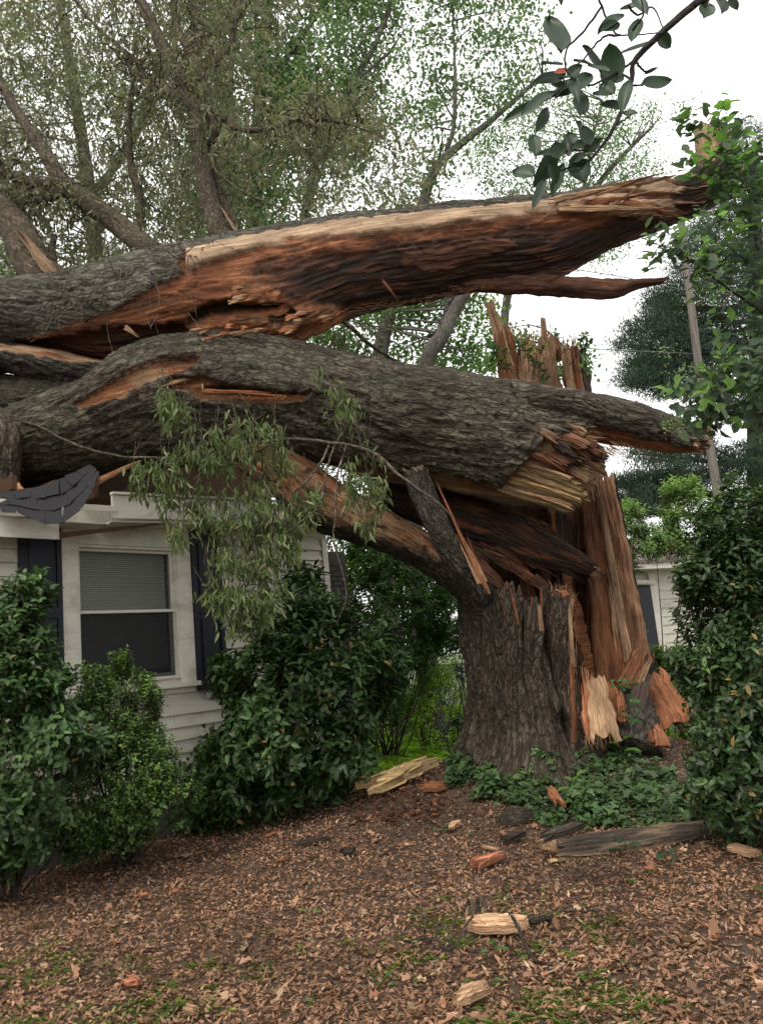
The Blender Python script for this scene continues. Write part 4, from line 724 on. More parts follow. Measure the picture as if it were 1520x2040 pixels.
# ================= STUMP =================
stump = empty('torn_stump', 'huge shattered stump with rough bark front, hollow core and tall splintered back wall', 'tree stump')
SY = 9.05; SC = P(1072, 1400, SY)[:2]
def stump_shell():
    nP, nZ = 470, 240; ph = np.linspace(0, 2*math.pi, nP, endpoint=False); zn = np.linspace(0, 1, nZ)
    # heights (metres) of the broken rim by angle: 0 = towards viewer, + = right
    deg = np.degrees(ph); deg = np.where(deg > 180, deg-360, deg); zof = lambda y, Y: P(1072, y, Y)[2]
    zf = lambda y: zof(y, 8.3)
    ctl = [(-180, zof(760, 9.8)), (-158, zof(980, 9.7)), (-140, zof(1120, 9.6)), (-110, zf(1130)), (-95, zf(1150)), (-80, zf(1175)), (-64, zf(1200)), (-52, zf(1220)), (-37, zf(1215)), (-34.5, zf(1168)), (-18, zf(1158)), (-17, zf(1262)), (-12.5, zf(1255)), (-11.5, zf(1196)), (0, zf(1188)), (1.5, zf(1275)), (9.5, zf(1268)), (10.5, zf(1168)), (20, zf(1170)), (27, zf(1182)), (28.5, zf(1350)), (34, zf(1420)), (46, zf(1470)), (60, zf(1440)), (74, zf(1400)), (84, zof(1320, 8.8)), (95, zof(1240, 9.1)), (106, zof(1100, 9.4)), (120, zof(980, 9.5)), (135, zof(900, 9.6)), (180, zof(760, 9.8))]
    hh = np.interp(deg, [c_[0] for c_ in ctl], [c_[1] for c_ in ctl])+.05*fbm(ph*9, 0, s=70, o=4)+.03*np.abs(noise(ph*40, 0, s=72))
    z = -.15+zn[None]*(hh[:, None]+.15); PH = ph[:, None]+0*z
    R = .685+.36*np.exp(-np.maximum(z-.42, -.4)/.30)-.02*np.clip(z-1.2, 0, 9)
    R = R+(.09*np.exp(-np.maximum(z-.3, 0)/.45))*np.cos(PH*5+.7)+.05*fbm(np.cos(PH)*1.6, np.sin(PH)*1.6, z*.5, s=74, o=3)
    R = R*(1-.06*np.exp(-((z-1.35)/.4)**2))
    dg = np.degrees(np.where(PH > math.pi, PH-2*math.pi, PH)); up_ = sstep(1.0, 1.9, z)
    R = R+.045*fbm(PH*5, z*.5, s=171, o=3)+up_*(.05*((dg > -36) & (dg < -17))-.03*((dg > -12) & (dg < 1))+.07*((dg > 10) & (dg < 28)))
    lean = -.03*np.clip(z-.8, 0, 9); X = SC[0]+R*np.sin(PH)+lean-.0*z; Y = SC[1]-R*np.cos(PH)*.95
    return ph, PH, z, R, X, Y, nP, nZ
ph, PH, Zs, RS, XS, YS, nP, nZ = stump_shell()
h = bark_h(Zs*1., PH*.95, 81, .95); burl = np.exp(-(((PH-.03)*.9/.13)**2+((Zs-.98)/.11)**2)); nd = .045*h+.03*fbm(Zs*1.4, PH*3, s=83)+.12*burl
groove = np.exp(-((((PH+math.pi) % (2*math.pi)-math.pi)-.16-.1*noise(Zs*2, 3, s=85))/.05)**2); nd = nd-.07*groove*sstep(.2, .7, Zs)
nx, ny = np.sin(PH), -np.cos(PH); t0 = bark_tint(h, Zs, PH, 81, base=(.098, .078, .060), deep=(.042, .029, .021))
mossy = sstep(.1, .5, fbm(Zs*2, PH*4, s=86, o=3)); t0 = lerp(t0, np.array((.17, .17, .15)), mossy*.25*sstep(.3, .6, fbm(Zs*14, PH*14, s=87)))
V1 = np.stack([XS+nx*nd, YS+ny*nd, Zs], -1)
thk = .12+.04*fbm(PH*3, Zs*1.5, s=88)+.25*np.clip(.6-Zs, 0, .8)
fb = fiber(Zs, PH*.9, 90); RI = RS-thk+.04*fb; V2 = np.stack([SC[0]+RI*np.sin(PH)-.03*np.clip(Zs-.8, 0, 9), SC[1]-RI*np.cos(PH)*.95, Zs-.02-.05*np.abs(noise(PH*30, 2, s=91))*(Zs > 1)], -1)
ti = lerp(BRN*.8, ROT*1.6, sstep(-.3, .5, fbm(Zs*1.5, PH*3, s=92, o=4))); ti = lerp(ti, ORG*.8, sstep(.2, .6, fbm(Zs*1.2, PH*7, s=93, o=3))); ti = lerp(ti, ti*.0+TAN*.6, (np.sin(PH) > .85)*.3)
i, j = np.meshgrid(np.arange(nP), np.arange(nZ-1), indexing='ij'); i2 = (i+1) % nP
F = np.stack([i*nZ+j, i2*nZ+j, i2*nZ+j+1, i*nZ+j+1], -1).reshape(-1, 4)
mb = MB(); mb.add(V1.reshape(-1, 3), [F], t0.reshape(-1, 3), np.stack([Zs, PH*.95, nd], -1), 0); zi = np.unique(np.append(np.arange(0, nZ, 2), nZ-1)); pi_ = np.arange(0, nP, 2); a_, b_i = np.meshgrid(np.arange(len(pi_)), np.arange(len(zi)-1), indexing='ij'); a2 = (a_+1) % len(pi_); k_ = len(zi)
F2 = np.stack([a_*k_+b_i, a_*k_+b_i+1, a2*k_+b_i+1, a2*k_+b_i], -1).reshape(-1, 4); sub = lambda A_: A_[np.ix_(pi_, zi)]
mb.add(sub(V2).reshape(-1, 3), [F2], sub(ti).reshape(-1, 3), sub(np.stack([Zs, PH*.9, fb*.03], -1)), 1)
a = np.arange(nP); b = (a+1) % nP; top = nZ-1; n0 = nP*nZ
mid = .5*(V1[:, top]+V2[:, top])+np.array([0, 0, 1.])*(.02*noise(ph*60, 1, s=94))[:, None]
mb.add(np.vstack([V1[:, top], mid, V2[:, top]]), [np.vstack([np.stack([a, b, nP+b, nP+a], 1), np.stack([nP+a, nP+b, 2*nP+b, 2*nP+a], 1)])], ORG*1.0, None, 1)
mb.build('bark_shell', [BARK, WOOD], stump)
def ss(name, a, b, w_, th, seed, col, **k): return sh(name, stump, a, b, w_, th, seed, col, **k)
# tall back wall and its splinters
ss('tall_back_plank', (1268, 1345, 9.0), (1196, 930, 9.2), 56, .16, 401, (.34, .185, .10), j0=.2, j1=.12, t0=1.15, t1=.75, n=40, bend=.02, edge_n=.05, label='tall pale plank standing at the right of the stump')
ss('tall_back_plank', (1225, 1400, 8.85), (1168, 935, 9.15), 62, .14, 402, ORG*.62, j0=.2, j1=.2, n=40, edge_n=.06)
ss('back_wall_plank', (1180, 1380, 9.3), (1130, 900, 9.6), 120, .12, 403, BRN*.8, n=40, t1=.8, j1=.3); ss('back_wall_plank', (1120, 1300, 9.5), (1075, 880, 9.75), 120, .12, 404, BRN*.5, n=40, t1=.9, j1=.3)
ss('back_wall_plank', (1050, 1300, 9.6), (1030, 930, 9.8), 90, .12, 405, BRN*.6, n=30, j1=.5, t1=.6)
ss('bark_edge', (1290, 1360, 9.25), (1210, 935, 9.3), 30, .12, 406, (.1, .085, .07), n=40, t1=.8, bark=1, edge_n=.08)
ss('top_splinter', (1030, 800, 9.9), (975, 602, 9.9), 30, .1, 410, TAN*.95, j1=.06, t1=.55, n=24); ss('top_splinter', (1030, 780, 9.95), (1006, 648, 9.95), 34, .1, 411, ORG*.9, j1=.3, t1=.5, n=24); ss('top_splinter', (1010, 790, 9.85), (992, 655, 9.85), 30, .08, 412, ORG*.7, j1=.3, t1=.5)
ss('top_slab', (1098, 900, 9.8), (1066, 668, 9.8), 88, .14, 413, TAN*.85, j1=.12, t1=.85, n=30); ss('top_splinter', (1090, 740, 9.85), (1081, 632, 9.85), 15, .07, 414, TAN*.9, j1=.05, t1=.6); ss('top_splinter', (1118, 720, 9.85), (1108, 660, 9.85), 20, .06, 415, ORG, j1=.6, t1=.4)
ss('top_slab', (1160, 900, 9.7), (1132, 682, 9.7), 46, .14, 416, ORG*.75, j1=.15, t1=.8, n=30); ss('top_splinter', (1142, 800, 9.6), (1122, 680, 9.6), 20, .05, 417, TAN, j1=.2, t1=.8); ss('bark_edge', (1168, 790, 9.8), (1143, 682, 9.8), 18, .1, 418, (.11, .09, .075), j1=.2)
ss('top_slab', (1060, 900, 9.85), (1044, 670, 9.85), 36, .12, 419, ORG*.8, j1=.2, t1=.8, n=24)
# slivers between the trunk and the hollow
for i, (a, b, c, d, wpx, col) in enumerate([(1160, 1150, 1150, 1300, 22, BRN*.7), (1180, 1340, 1170, 1120, 30, BRN), (1205, 1380, 1185, 1160, 22, BRN*1.4), (1140, 1380, 1138, 1235, 22, ORG*.8), (1160, 1330, 1160, 1240, 24, ORG*.9), (980, 1060, 960, 955, 44, BRN*1.6), (1010, 1090, 990, 965, 40, BRN*1.8), (1130, 1120, 1120, 985, 44, ROT*2), (1165, 1100, 1150, 975, 30, BRN), (1185, 1130, 1163, 965, 12, TAN*.8), (1192, 1060, 1172, 975, 6, TAN), (985, 1240, 982, 1145, 34, TAN*.55), (1065, 1260, 1040, 1110, 30, BRN), (1090, 1260, 1085, 1090, 34, BRN*.8), (1110, 1300, 1120, 1080, 34, ROT*2.4), (1025, 1260, 1015, 1100, 34, ROT*2.2)]):
    ss('inner_splinter', (a, b, 9.35-.02*i % .3), (c, d, 9.3), wpx, .08, 430+i, col, n=20, j1=.5)
# bright torn pieces on the front rim
for a, b, w_, c, s_ in (((1033, 1245, 8.12), (1014, 1162, 8.1), 4, ORG*1.2, 450), ((1079, 1258, 8.1), (1073, 1205, 8.08), 9, TAN*1.1, 451), ((1128, 1190, 8.05), (1120, 1174, 8.05), 14, ORG*1.1, 452), ((1141, 1330, 8.15), (1132, 1188, 8.1), 9, TAN, 453), ((1143, 1480, 8.1), (1138, 1300, 8.15), 9, ORG, 454), ((1122, 1185, 8.1), (1102, 1172, 8.1), 5, TAN, 455)): ss('rim_splinter', a, b, w_, .06, s_, c, n=18)
ss('pale_strip', (1252, 1322, 8.82), (1186, 945, 9.0), 17, .06, 470, TAN*.75, n=40, edge_n=.12, j1=.2); ss('pale_strip', (1232, 1300, 8.85), (1205, 1120, 8.92), 12, .05, 471, TAN*.95, n=26, edge_n=.2, j0=.5, j1=.6)
for a, b, w_, s_ in (((1030, 1460, 8.56), (1017, 1158, 8.33), 40, 472), ((1066, 1450, 8.56), (1060, 1188, 8.31), 36, 473), ((1124, 1470, 8.60), (1116, 1168, 8.30), 38, 474), ((985, 1440, 8.72), (975, 1190, 8.52), 34, 475)): ss('bark_slab', a, b, w_, .14, s_, ORG, n=40, j0=.02, j1=.12, t1=.95, edge_n=.1, wdg=.2, bark=1)
# pieces at the foot on the right
ss('foot_slab', (1212, 1482, 7.95), (1182, 1345, 8.15), 62, .07, 460, TAN*1.25, j0=.35, j1=.1, t0=1.0, t1=.6, n=26, label='pale curved slab leaning on the front of the stump'); ss('foot_slab', (1180, 1484, 7.97), (1163, 1325, 8.2), 28, .07, 461, ORG*1.5, j0=.5, j1=.5, t1=.7, n=24, label='narrow orange slab beside the pale one'); ss('foot_slab', (1235, 1450, 8.25), (1205, 1350, 8.45), 50, .09, 462, ORG*.8, j0=.4, j1=.3, n=20)
ss('leaning_slab', (1352, 1445, 8.6), (1290, 1335, 8.9), 82, .1, 463, ORG*.95, j0=.12, j1=.2, t0=1.0, t1=.6, n=24, label='broad reddish slab leaning out to the right of the stump'); ss('leaning_slab', (1240, 1370, 8.5), (1282, 1290, 8.6), 36, .1, 464, ORG*.62, j1=.3, n=20); ss('leaning_slab', (1255, 1400, 8.5), (1300, 1302, 8.5), 15, .06, 465, TAN*.9, j1=.4); ss('leaning_slab', (1262, 1420, 8.4), (1286, 1325, 8.6), 40, .1, 466, ROT*2.5, n=20, j1=.3)
ss('root_piece', (1320, 1488, 8.2), (1305, 1440, 8.4), 30, .06, 467, ORG*.9); ss('root_piece', (1298, 1480, 8.2), (1292, 1450, 8.3), 12, .05, 468, ORG*.8); ss('root_piece', (1240, 1440, 8.2), (1232, 1370, 8.35), 20, .06, 469, ORG)
mb = MB(); q = [P(1245, 1500, 8.5), P(1255, 1420, 8.7), P(1262, 1370, 8.8)]; tube(mb, q, [.34, .26, .12], 30, (.10, .085, .07), 60); h_ = bark_h(mb.u[0][:, 0], mb.u[0][:, 1]*3, 95); c_ = np.repeat(catmull([list(x) for x in q], 60), 30, 0); mb.v[0] = c_+(mb.v[0]-c_)*(1+.12*h_[:, None]); mb.build('root_flare', BARK, stump)
# torn limb arching left off the stump and the bark arm
arm = empty('torn_limb', 'torn limb with a pale orange underside arching from the stump up to the fallen trunk', 'branch')
ARM = [(520, 868, 470, 925, 8.2, .2), (575, 895, 535, 975, 8.3, .24), (620, 925, 600, 1040, 8.4, .26), (690, 975, 672, 1068, 8.5, .26), (770, 1020, 752, 1092, 8.6, .26), (850, 1065, 822, 1125, 8.7, .26), (920, 1110, 875, 1160, 8.75, .26), (975, 1150, 920, 1200, 8.8, .22), (1010, 1210, 945, 1265, 8.95, .2)]
def f_arm(u, w, px, py, th, fr):
    h = bark_h(u, w, 95, 1.1); front = sstep(.0, .12, np.sin(th)); yb = np.interp(px, [500, 560, 600, 700, 780, 900], [965, 985, 1012, 1052, 1080, 1122]); z = front*sstep(6, -6, py-yb+9*fbm(px*.03, py*.03, s=96))*sstep(960, 900, px)
    c = lerp(TAN*.95, ORG*1.1, sstep(-.2, .5, fbm(u*1.6, w*8, s=97, o=4))); c = lerp(c, BRN*.7, sstep(.15, .5, fbm(u*5, w*12, s=98, o=4))); d = .028*h*(1-z)+z*(.03*fiber(u, w, 99)+.02*fbm(u*8, w*12, s=100))
    return d, lerp(bark_tint(h, u, w, 95, base=(.075, .065, .055)), c, z), z
mb = MB(); sweep(mb, ARM, 300, 100, f_arm, 11, .3, (1, 1), (.1, 0)); mb.build('limb_body', [BARK, WOOD], arm)
mb = MB(); sweep(mb, [(850, 935, 806, 940, 7.95, .06), (862, 975, 822, 985, 7.98, .09), (885, 1030, 845, 1040, 8.0, .1), (915, 1085, 872, 1100, 8.05, .12), (958, 1140, 905, 1160, 8.3, .14), (985, 1185, 922, 1205, 8.62, .17), (1000, 1240, 940, 1262, 8.85, .2)], 240, 90, f_bark(101, 1.2, .022, (.1, .09, .075)), 12, jag=(.1, 0)); mb.build('bark_arm', [BARK, WOOD], stump)
for i, (a, b, c, d, w_) in enumerate([(965, 1170, 862, 945, 8), (970, 1160, 925, 1075, 5), (968, 1175, 928, 1060, 4), (955, 1165, 905, 1060, 7), (975, 1185, 945, 1100, 4)]): ss('peeling_strip', (a, b, 8.0), (c, d, 7.95+.02*i), w_, .02, 480+i, ORG*1.15 if i % 2 == 0 else TAN*.9, n=20, j1=.4, t1=.5)
# dark rotten beams
beam = empty('rotten_beam', 'dark rotten heartwood beam slanting down from the fallen trunk into the stump hollow', 'log')
BM = [(770, 930, 760, 1010, 8.9, .2), (850, 958, 835, 1040, 8.9, .22), (930, 985, 915, 1078, 8.85, .22), (1010, 1020, 995, 1100, 8.8, .2), (1090, 1065, 1075, 1128, 8.75, .17), (1150, 1102, 1138, 1138, 8.7, .12), (1182, 1130, 1176, 1144, 8.7, .06)]
def f_beam(u, w, px, py, th, fr):
    c = lerp(ROT*1.1, BRN*.75, sstep(-.1, .5, fbm(u*1.4, w*10, s=111, o=4))); c = lerp(c, RUST*.9, sstep(.1, .5, fbm(u*2, w*14, s=112, o=4))*mask([(920, 1000), (1060, 1050), (1150, 1110), (1130, 1135), (980, 1100), (900, 1060)], px, py, 14, 12, 113)); return .045*fiber(u, w*1.3, 110)+.02*fbm(u*7, w*15, s=114), c, np.ones_like(u)
mb = MB(); sweep(mb, BM, 280, 96, f_beam, 13, .3, (1, 1), (.1, .15)); mb.build('beam_body', [BARK, WOOD], beam)
for i, (a, b, c, d, w_, col) in enumerate([(930, 1050, 1075, 1150, 34, BRN), (960, 1070, 1130, 1160, 22, BRN*.7), (1000, 1110, 1080, 1172, 26, ORG*.65), (962, 1095, 1025, 1117, 5, TAN), (985, 1085, 1060, 1140, 14, BRN*1.2), (900, 1070, 1010, 1160, 30, BRN*1.2), (1100, 1120, 1178, 1170, 10, ROT*1.5), (950, 1120, 1020, 1190, 26, BRN*1.4), (880, 960, 1010, 1020, 12, ROT*1.3), (860, 990, 960, 1040, 16, BRN*.6), (1060, 1150, 1130, 1215, 26, BRN*.6), (840, 940, 960, 985, 18, ROT)]): sh('beam_splinter', beam, (a, b, 8.75-.02*i), (c, d, 8.7), w_, .06, 500+i, col, n=18, j1=.5)

PF = [TAN*1.1, YEL*1.1, TAN*.8, ORG]; OF = [ORG*1.1, TAN*.8, BRN*1.5, RUST]
fringe('torn_fibres', fallen, [(1168, 930, 1172, 985, 7.8, 10, 5), (1120, 905, 1225, 900, 7.8, 10, 5), (1035, 925, 1150, 1000, 7.85, 10, 5), (1185, 935, 1228, 890, 7.8, 10, 5)], 420, .10, .003, PF, 1)
fringe('torn_fibres', fallen, [(1385, 848, 1394, 900, 8.25, 10, 3), (1090, 835, 1300, 902, 8.0, 10, 4), (160, 812, 330, 760, 7.66, 10, -4), (330, 775, 410, 795, 7.68, 10, 2)], 260, .07, .0025, OF, 2)
fringe('torn_fibres', split, [(1100, 400, 1340, 355, 8.1, 10, -2.5), (1330, 405, 1348, 425, 8.0, 10, 1), (1240, 425, 1340, 424, 7.95, 10, 0)], 300, .13, .003, PF, 3, .25)
fringe('torn_fibres', split, [(380, 560, 560, 600, 7.85, 10, -1), (400, 640, 690, 632, 7.95, 10, -2), (690, 620, 860, 595, 8.15, 10, -1), (560, 500, 900, 470, 7.85, 10, -1), (880, 572, 1160, 555, 8.35, 10, 0), (860, 590, 1150, 535, 8.15, 10, -1), (60, 672, 300, 600, 7.8, 10, -4)], 700, .09, .0022, OF, 4, .3)
fringe('torn_fibres', stump, [(970, 605, 985, 600, 9.8, -1, -10), (1036, 672, 1105, 668, 9.75, -1, -10), (1118, 685, 1148, 684, 9.65, -1, -10), (995, 650, 1020, 652, 9.8, -2, -10)], 260, .12, .003, [TAN, ORG*1.2, TAN*.8], 5, .2)
fringe('torn_fibres', stump, [(1098, 1172, 1136, 1176, 8.22, 0, -10), (1140, 1190, 1146, 1460, 8.2, 1, -10), (1155, 1340, 1200, 1350, 8.1, -1, -10), (1160, 1480, 1228, 1475, 7.95, 1, 10), (1270, 1300, 1300, 1310, 8.4, 3, -10), (1200, 1320, 1268, 1340, 8.9, 2, 10), (1350, 1450, 1375, 1450, 8.5, 10, 10)], 420, .08, .0025, PF+OF, 6, .25)
fringe('torn_fibres', stump, [(1170, 960, 1195, 1330, 8.95, 0, 10), (1215, 950, 1268, 1320, 8.95, 1, 10), (950, 960, 1040, 980, 9.1, -2, -10)], 260, .16, .003, OF, 7, .12)
fringe('torn_fibres', beam, [(960, 1030, 1180, 1135, 8.6, 10, 5), (900, 960, 1100, 1060, 8.65, 10, 5), (940, 1090, 1080, 1160, 8.6, 10, 6)], 420, .14, .003, [BRN, ROT*1.5, BRN*1.6, ORG*.7, TAN*.6], 8, .15)
fringe('torn_fibres', arm, [(540, 905, 700, 1010, 8.02, 10, 6), (700, 1010, 900, 1105, 8.3, 10, 5), (600, 960, 780, 1050, 8.1, 10, 6)], 380, .10, .0026, PF+OF, 9, .25)
# ================= SHRUBS =================
def poly_volume(poly, n, Yc, R, back=.35, rag=30):
    """points through a rounded volume whose outline is the polygon"""
    p_ = np.array(poly, float); c_ = p_.mean(0); q = inpoly([tuple(c_+(v-c_)*1.22) for v in p_], int(n*1.5)); d = polyd(poly, q[:, 0], q[:, 1])+rag*fbm(q[:, 0]*.022, q[:, 1]*.022, Yc, s=int(Yc*10), o=3); k_ = d > 0; q = q[k_][:n]; d = d[k_][:n]*Yc/FPX; n = len(q); t = np.clip(d/R, 0, 1); bulge = R*np.sqrt(np.maximum(1-(1-t)**2, 0))
    s = rng.random(n); Y = Yc-bulge*(1-2*back*s**1.2) if back else Yc-bulge
    Y = Yc+bulge*(-1+(1+back)*s**1.6); return P(q[:, 0], q[:, 1], Y), t
def shoots(p, c, per, step, up=.5, out=.7, wild=.6):
    n = len(p); d = unit(unit(p-c)*out+rng.normal(0, wild*.6, (n, 3))+[0, 0, up]); pos = np.repeat(p, per, 0)+np.repeat(d, per, 0)*(np.tile(np.arange(per), n)*step)[:, None]
    dd = np.repeat(d, per, 0); a = np.tile(np.arange(per)*2.4, n)+np.repeat(rng.random(n)*6.28, per); s = unit(np.cross(dd, [.2, .3, .9])); b = np.cross(dd, s)
    r = s*np.cos(a)[:, None]+b*np.sin(a)[:, None]; ld = unit(r+dd*.55+rng.normal(0, .2, r.shape)); nr = unit(dd+rng.normal(0, .3, r.shape)+[0, 0, .5]); return pos, ld, nr, d
def shrub(nm, label, cat, polys, Yc, R, n, per, L, Wd, tint, mat, kind='broad', stem_base=None, nstem=14, new=.12, newt=(.12, .2, .05), parts=0, group=None, step=None, up=.5, seed=0, stem_r=.012, carve=-.2, rag=24):
    root = empty(nm, label, cat, group); allp = []
    for poly, f in polys: p, t = poly_volume(poly, int(n*f), Yc, R, .35, rag); allp.append(p)
    p = np.vstack(allp); g = fbm(p[:, 0]*2.6, p[:, 2]*2.6, p[:, 1]*2.6, s=seed, o=3); p = p[(g > carve+.25*rng.random(len(p))) | (len(p) < 60)]; c = p.mean(0)+[0, .3, -.2]
    pos, ld, nr, d = shoots(p, c, per, step or L*.28, up); m = len(pos); t = jit(tint, m, .45, .12); clumps = np.repeat(rng.random(len(p)), per); t *= (.65+.6*clumps)[:, None]; old = rng.random(m) < .003; t[old] = (.28, .20, .07)
    yn = (clumps < new) & (np.tile(np.arange(per), len(p)) >= per//2); t[yn] = jit(newt, int(yn.sum()), .2)
    Ls = L*(.45+.75*rng.random(m)); Ws = Wd*(.7+.45*rng.random(m)); idx = np.arange(m)
    if parts:
        key = pos@f_-.15*rng.random(m); big = np.argsort(key)[:parts*6]; big = rng.choice(big, parts, replace=False); idx = np.setdiff1d(idx, big); part_leaves(pos[big], ld[big], nr[big], Ls[big], Ws[big], t[big], kind, mat, root)
    mb = MB(); leaves(mb, pos[idx], ld[idx], nr[idx], Ls[idx], Ws[idx], t[idx], kind, rng.normal(.12, .15, len(idx))); mb.build('foliage', mat, root, kind='stuff')
    if stem_base is not None:
        mb = MB(); B = np.asarray(stem_base, float).reshape(-1, 3)
        for i in range(nstem):
            e = p[rng.integers(len(p))]; b = B[rng.integers(len(B))]+rng.normal(0, .08, 3)*[1, 1, 0]; b[2] = gz(b[0], b[1])-.05; mid = b*.45+e*.55+rng.normal(0, .08, 3)-[0, 0, .1]
            tube(mb, [b, b*.75+mid*.25+rng.normal(0, .03, 3), mid, e], [stem_r*1.4, stem_r, stem_r*.7, stem_r*.3], 6, (.11, .09, .07), 16)
        mb.build('stems', BARKF, root)
        mb = MB()
        for i in range(0, len(p), max(1, len(p)//500)): tube(mb, [p[i]-d[i]*.18+rng.normal(0, .02, 3), p[i], p[i]+d[i]*L*per*.25], [.004, .003, .002], 4, (.09, .08, .05), cap=False)
        mb.build('shoots', BARKF, root, kind='stuff')
    return root
CAM_G = (.045, .088, .026)
shrub('camellia_bush', 'large glossy dark green bush at the house corner, between the window and the stump', 'shrub',
      [([(470, 1320), (510, 1280), (545, 1215), (580, 1160), (620, 1170), (670, 1220), (690, 1250), (750, 1250), (790, 1280), (810, 1330), (790, 1380), (750, 1410), (725, 1480), (710, 1540), (670, 1585), (590, 1605), (500, 1600), (430, 1580), (425, 1550), (430, 1500), (465, 1430), (440, 1380), (435, 1340)], .93), ([(385, 1560), (450, 1530), (560, 1590), (520, 1645), (420, 1650), (380, 1630)], .07)],
      9.0, .85, 3700, 8, .105, .056, CAM_G, LEAF, 'broad', [P(560, 1590, 9.3), P(650, 1580, 9.5)], 26, .06, (.09, .17, .05), 260, seed=1)
shrub('camellia_bush', 'tall glossy leaved bush at the far left, in front of the left shutter', 'shrub',
      [([(-60, 1220), (0, 1205), (45, 1170), (100, 1195), (110, 1235), (80, 1270), (110, 1310), (100, 1340), (150, 1370), (130, 1400), (90, 1420), (160, 1440), (200, 1480), (160, 1530), (125, 1600), (120, 1655), (75, 1700), (-60, 1745)], 1.)],
      6.7, .6, 2700, 8, .08, .042, (.048, .092, .028), LEAF, 'broad', [P(30, 1690, 7.0)], 16, .1, (.1, .19, .05), 260, seed=2)
shrub('boxwood_bush', 'fine leaved bright tipped bush growing directly below the window', 'shrub',
      [([(125, 1420), (160, 1375), (175, 1335), (215, 1350), (250, 1328), (300, 1365), (320, 1400), (318, 1470), (350, 1478), (372, 1505), (380, 1550), (385, 1590), (350, 1660), (260, 1690), (150, 1700), (100, 1670), (130, 1560), (110, 1480)], 1.)],
      7.55, .6, 6500, 11,   .038, .026, (.07, .12, .034), LEAF, 'narrow', [P(250, 1630, 7.8)], 26, .30, (.14, .24, .05), 0, step=.014, seed=3, up=.9)
shrub('holly_bush', 'big dark glossy bush filling the right edge beside the stump', 'shrub',
      [([(1395, 1010), (1440, 970), (1480, 985), (1600, 960), (1600, 1720), (1500, 1700), (1440, 1640), (1395, 1560), (1400, 1480), (1385, 1380), (1350, 1300), (1375, 1230), (1350, 1170), (1385, 1100)], 1.), ([(1340, 1150), (1400, 1130), (1400, 1190), (1370, 1200)], .015), ([(1330, 1290), (1400, 1260), (1400, 1380)], .02)],
      6.3, .75, 5200, 8, .07, .037, (.042, .08, .026), LEAF, 'broad', [P(1500, 1690, 6.6)], 18, .05, (.1, .18, .05), 280, seed=4)
vn = shrub('privet_vine', 'pale round leaved climber hanging at the upper right over the end of the split trunk', 'climber',
      [([(1345, 370), (1360, 345), (1410, 330), (1385, 285), (1410, 235), (1450, 225), (1480, 280), (1600, 270), (1600, 760), (1500, 770), (1450, 700), (1410, 640), (1380, 560), (1345, 500), (1370, 460), (1440, 440), (1420, 380)], .70), ([(1390, 700), (1440, 690), (1460, 830), (1400, 840), (1350, 830), (1340, 790), (1390, 770)], .10), ([(1270, 540), (1330, 470), (1345, 500), (1290, 550)], .02), ([(1320, 290), (1400, 240), (1380, 300)], .03), ([(1400, 560), (1600, 560), (1600, 900), (1510, 900), (1440, 760)], .25)],
      3.9, .5, 700, 5, .072, .045, (.08, .12, .075), LEAFB, 'broad', None, 0, .3, (.16, .30, .07), 280, step=.03, seed=5)
for i, q in enumerate([[(1580, 300), (1480, 330), (1400, 390)], [(1560, 450), (1490, 380), (1450, 290), (1420, 240)], [(1600, 700), (1510, 620), (1430, 560), (1340, 500), (1280, 540)], [(1600, 800), (1480, 830), (1400, 800), (1350, 820)], [(1510, 500), (1490, 420), (1480, 360)], [(1520, 760), (1440, 730), (1400, 780)], [(1640, 2100), (1660, 1500), (1620, 900), (1570, 500), (1520, 380)]]):
    m_ = MB(); tube(m_, [P(x, y, 3.95-.05*j) for j, (x, y) in enumerate(q)], np.linspace(.009, .003, len(q)), 6, (.09, .08, .05), 24, .008, i); m_.build('stem', BARKF, vn)
m_ = MB()
for cx, cy in ((1400, 560), (1375, 600), (1350, 740), (1330, 700), (1360, 830), (1340, 850), (1400, 740)):
    for k in range(26): x = cx+rng.normal(0, 16); y = cy+rng.normal(0, 9); q = P(x, y, 3.7+rng.normal(0, .04)); leaves(m_, q[None]+0, unit(rng.normal(0, 1, (1, 3))), np.array([[0, -1, .2]]), .012, .008, (.25, .32, .12), 'broad')
m_.build('seed_sprays', LEAFB, vn, kind='stuff')
shrub('wild_thicket', 'dark green leafy thicket seen under the arch between house corner and stump', 'shrub',
      [([(690, 1050), (800, 1070), (900, 1130), (940, 1190), (940, 1290), (900, 1300), (865, 1295), (850, 1340), (800, 1400), (760, 1450), (690, 1450), (685, 1200)], 1.)], 12.8, 1.0, 4600, 8, .085, .042, (.06, .12, .035), LEAFB, 'narrow', [P(760, 1400, 12.9)], 20, .15, (.13, .22, .05), 0, seed=6)
shrub('wild_thicket', 'shadowy evergreen mass behind the lawn beyond the low fence', 'shrub', [([(560, 900), (1000, 900), (1000, 1240), (900, 1310), (680, 1330), (560, 1300)], 1.)], 19.5, 2.0, 4200, 8, .14, .075, (.05, .10, .035), LEAFB, 'narrow', [P(800, 1330, 19)], 20, .1, (.12, .2, .05), 0, seed=7)
shrub('weedy_growth', 'sunlit weeds and vines between the stump and the neighbouring white house', 'shrub', [([(1215, 1060), (1235, 1150), (1265, 1200), (1285, 1270), (1330, 1300), (1380, 1320), (1400, 1500), (1370, 1480), (1310, 1340), (1270, 1300), (1225, 1180)], .7), ([(1290, 1290), (1440, 1310), (1440, 1560), (1390, 1500), (1330, 1400)], .6)], 10.6, .5, 1700, 8, .065, .034, (.10, .18, .05), LEAFB, 'narrow', [P(1380, 1500, 10.6)], 6, .35, (.2, .32, .08), 0, seed=8)
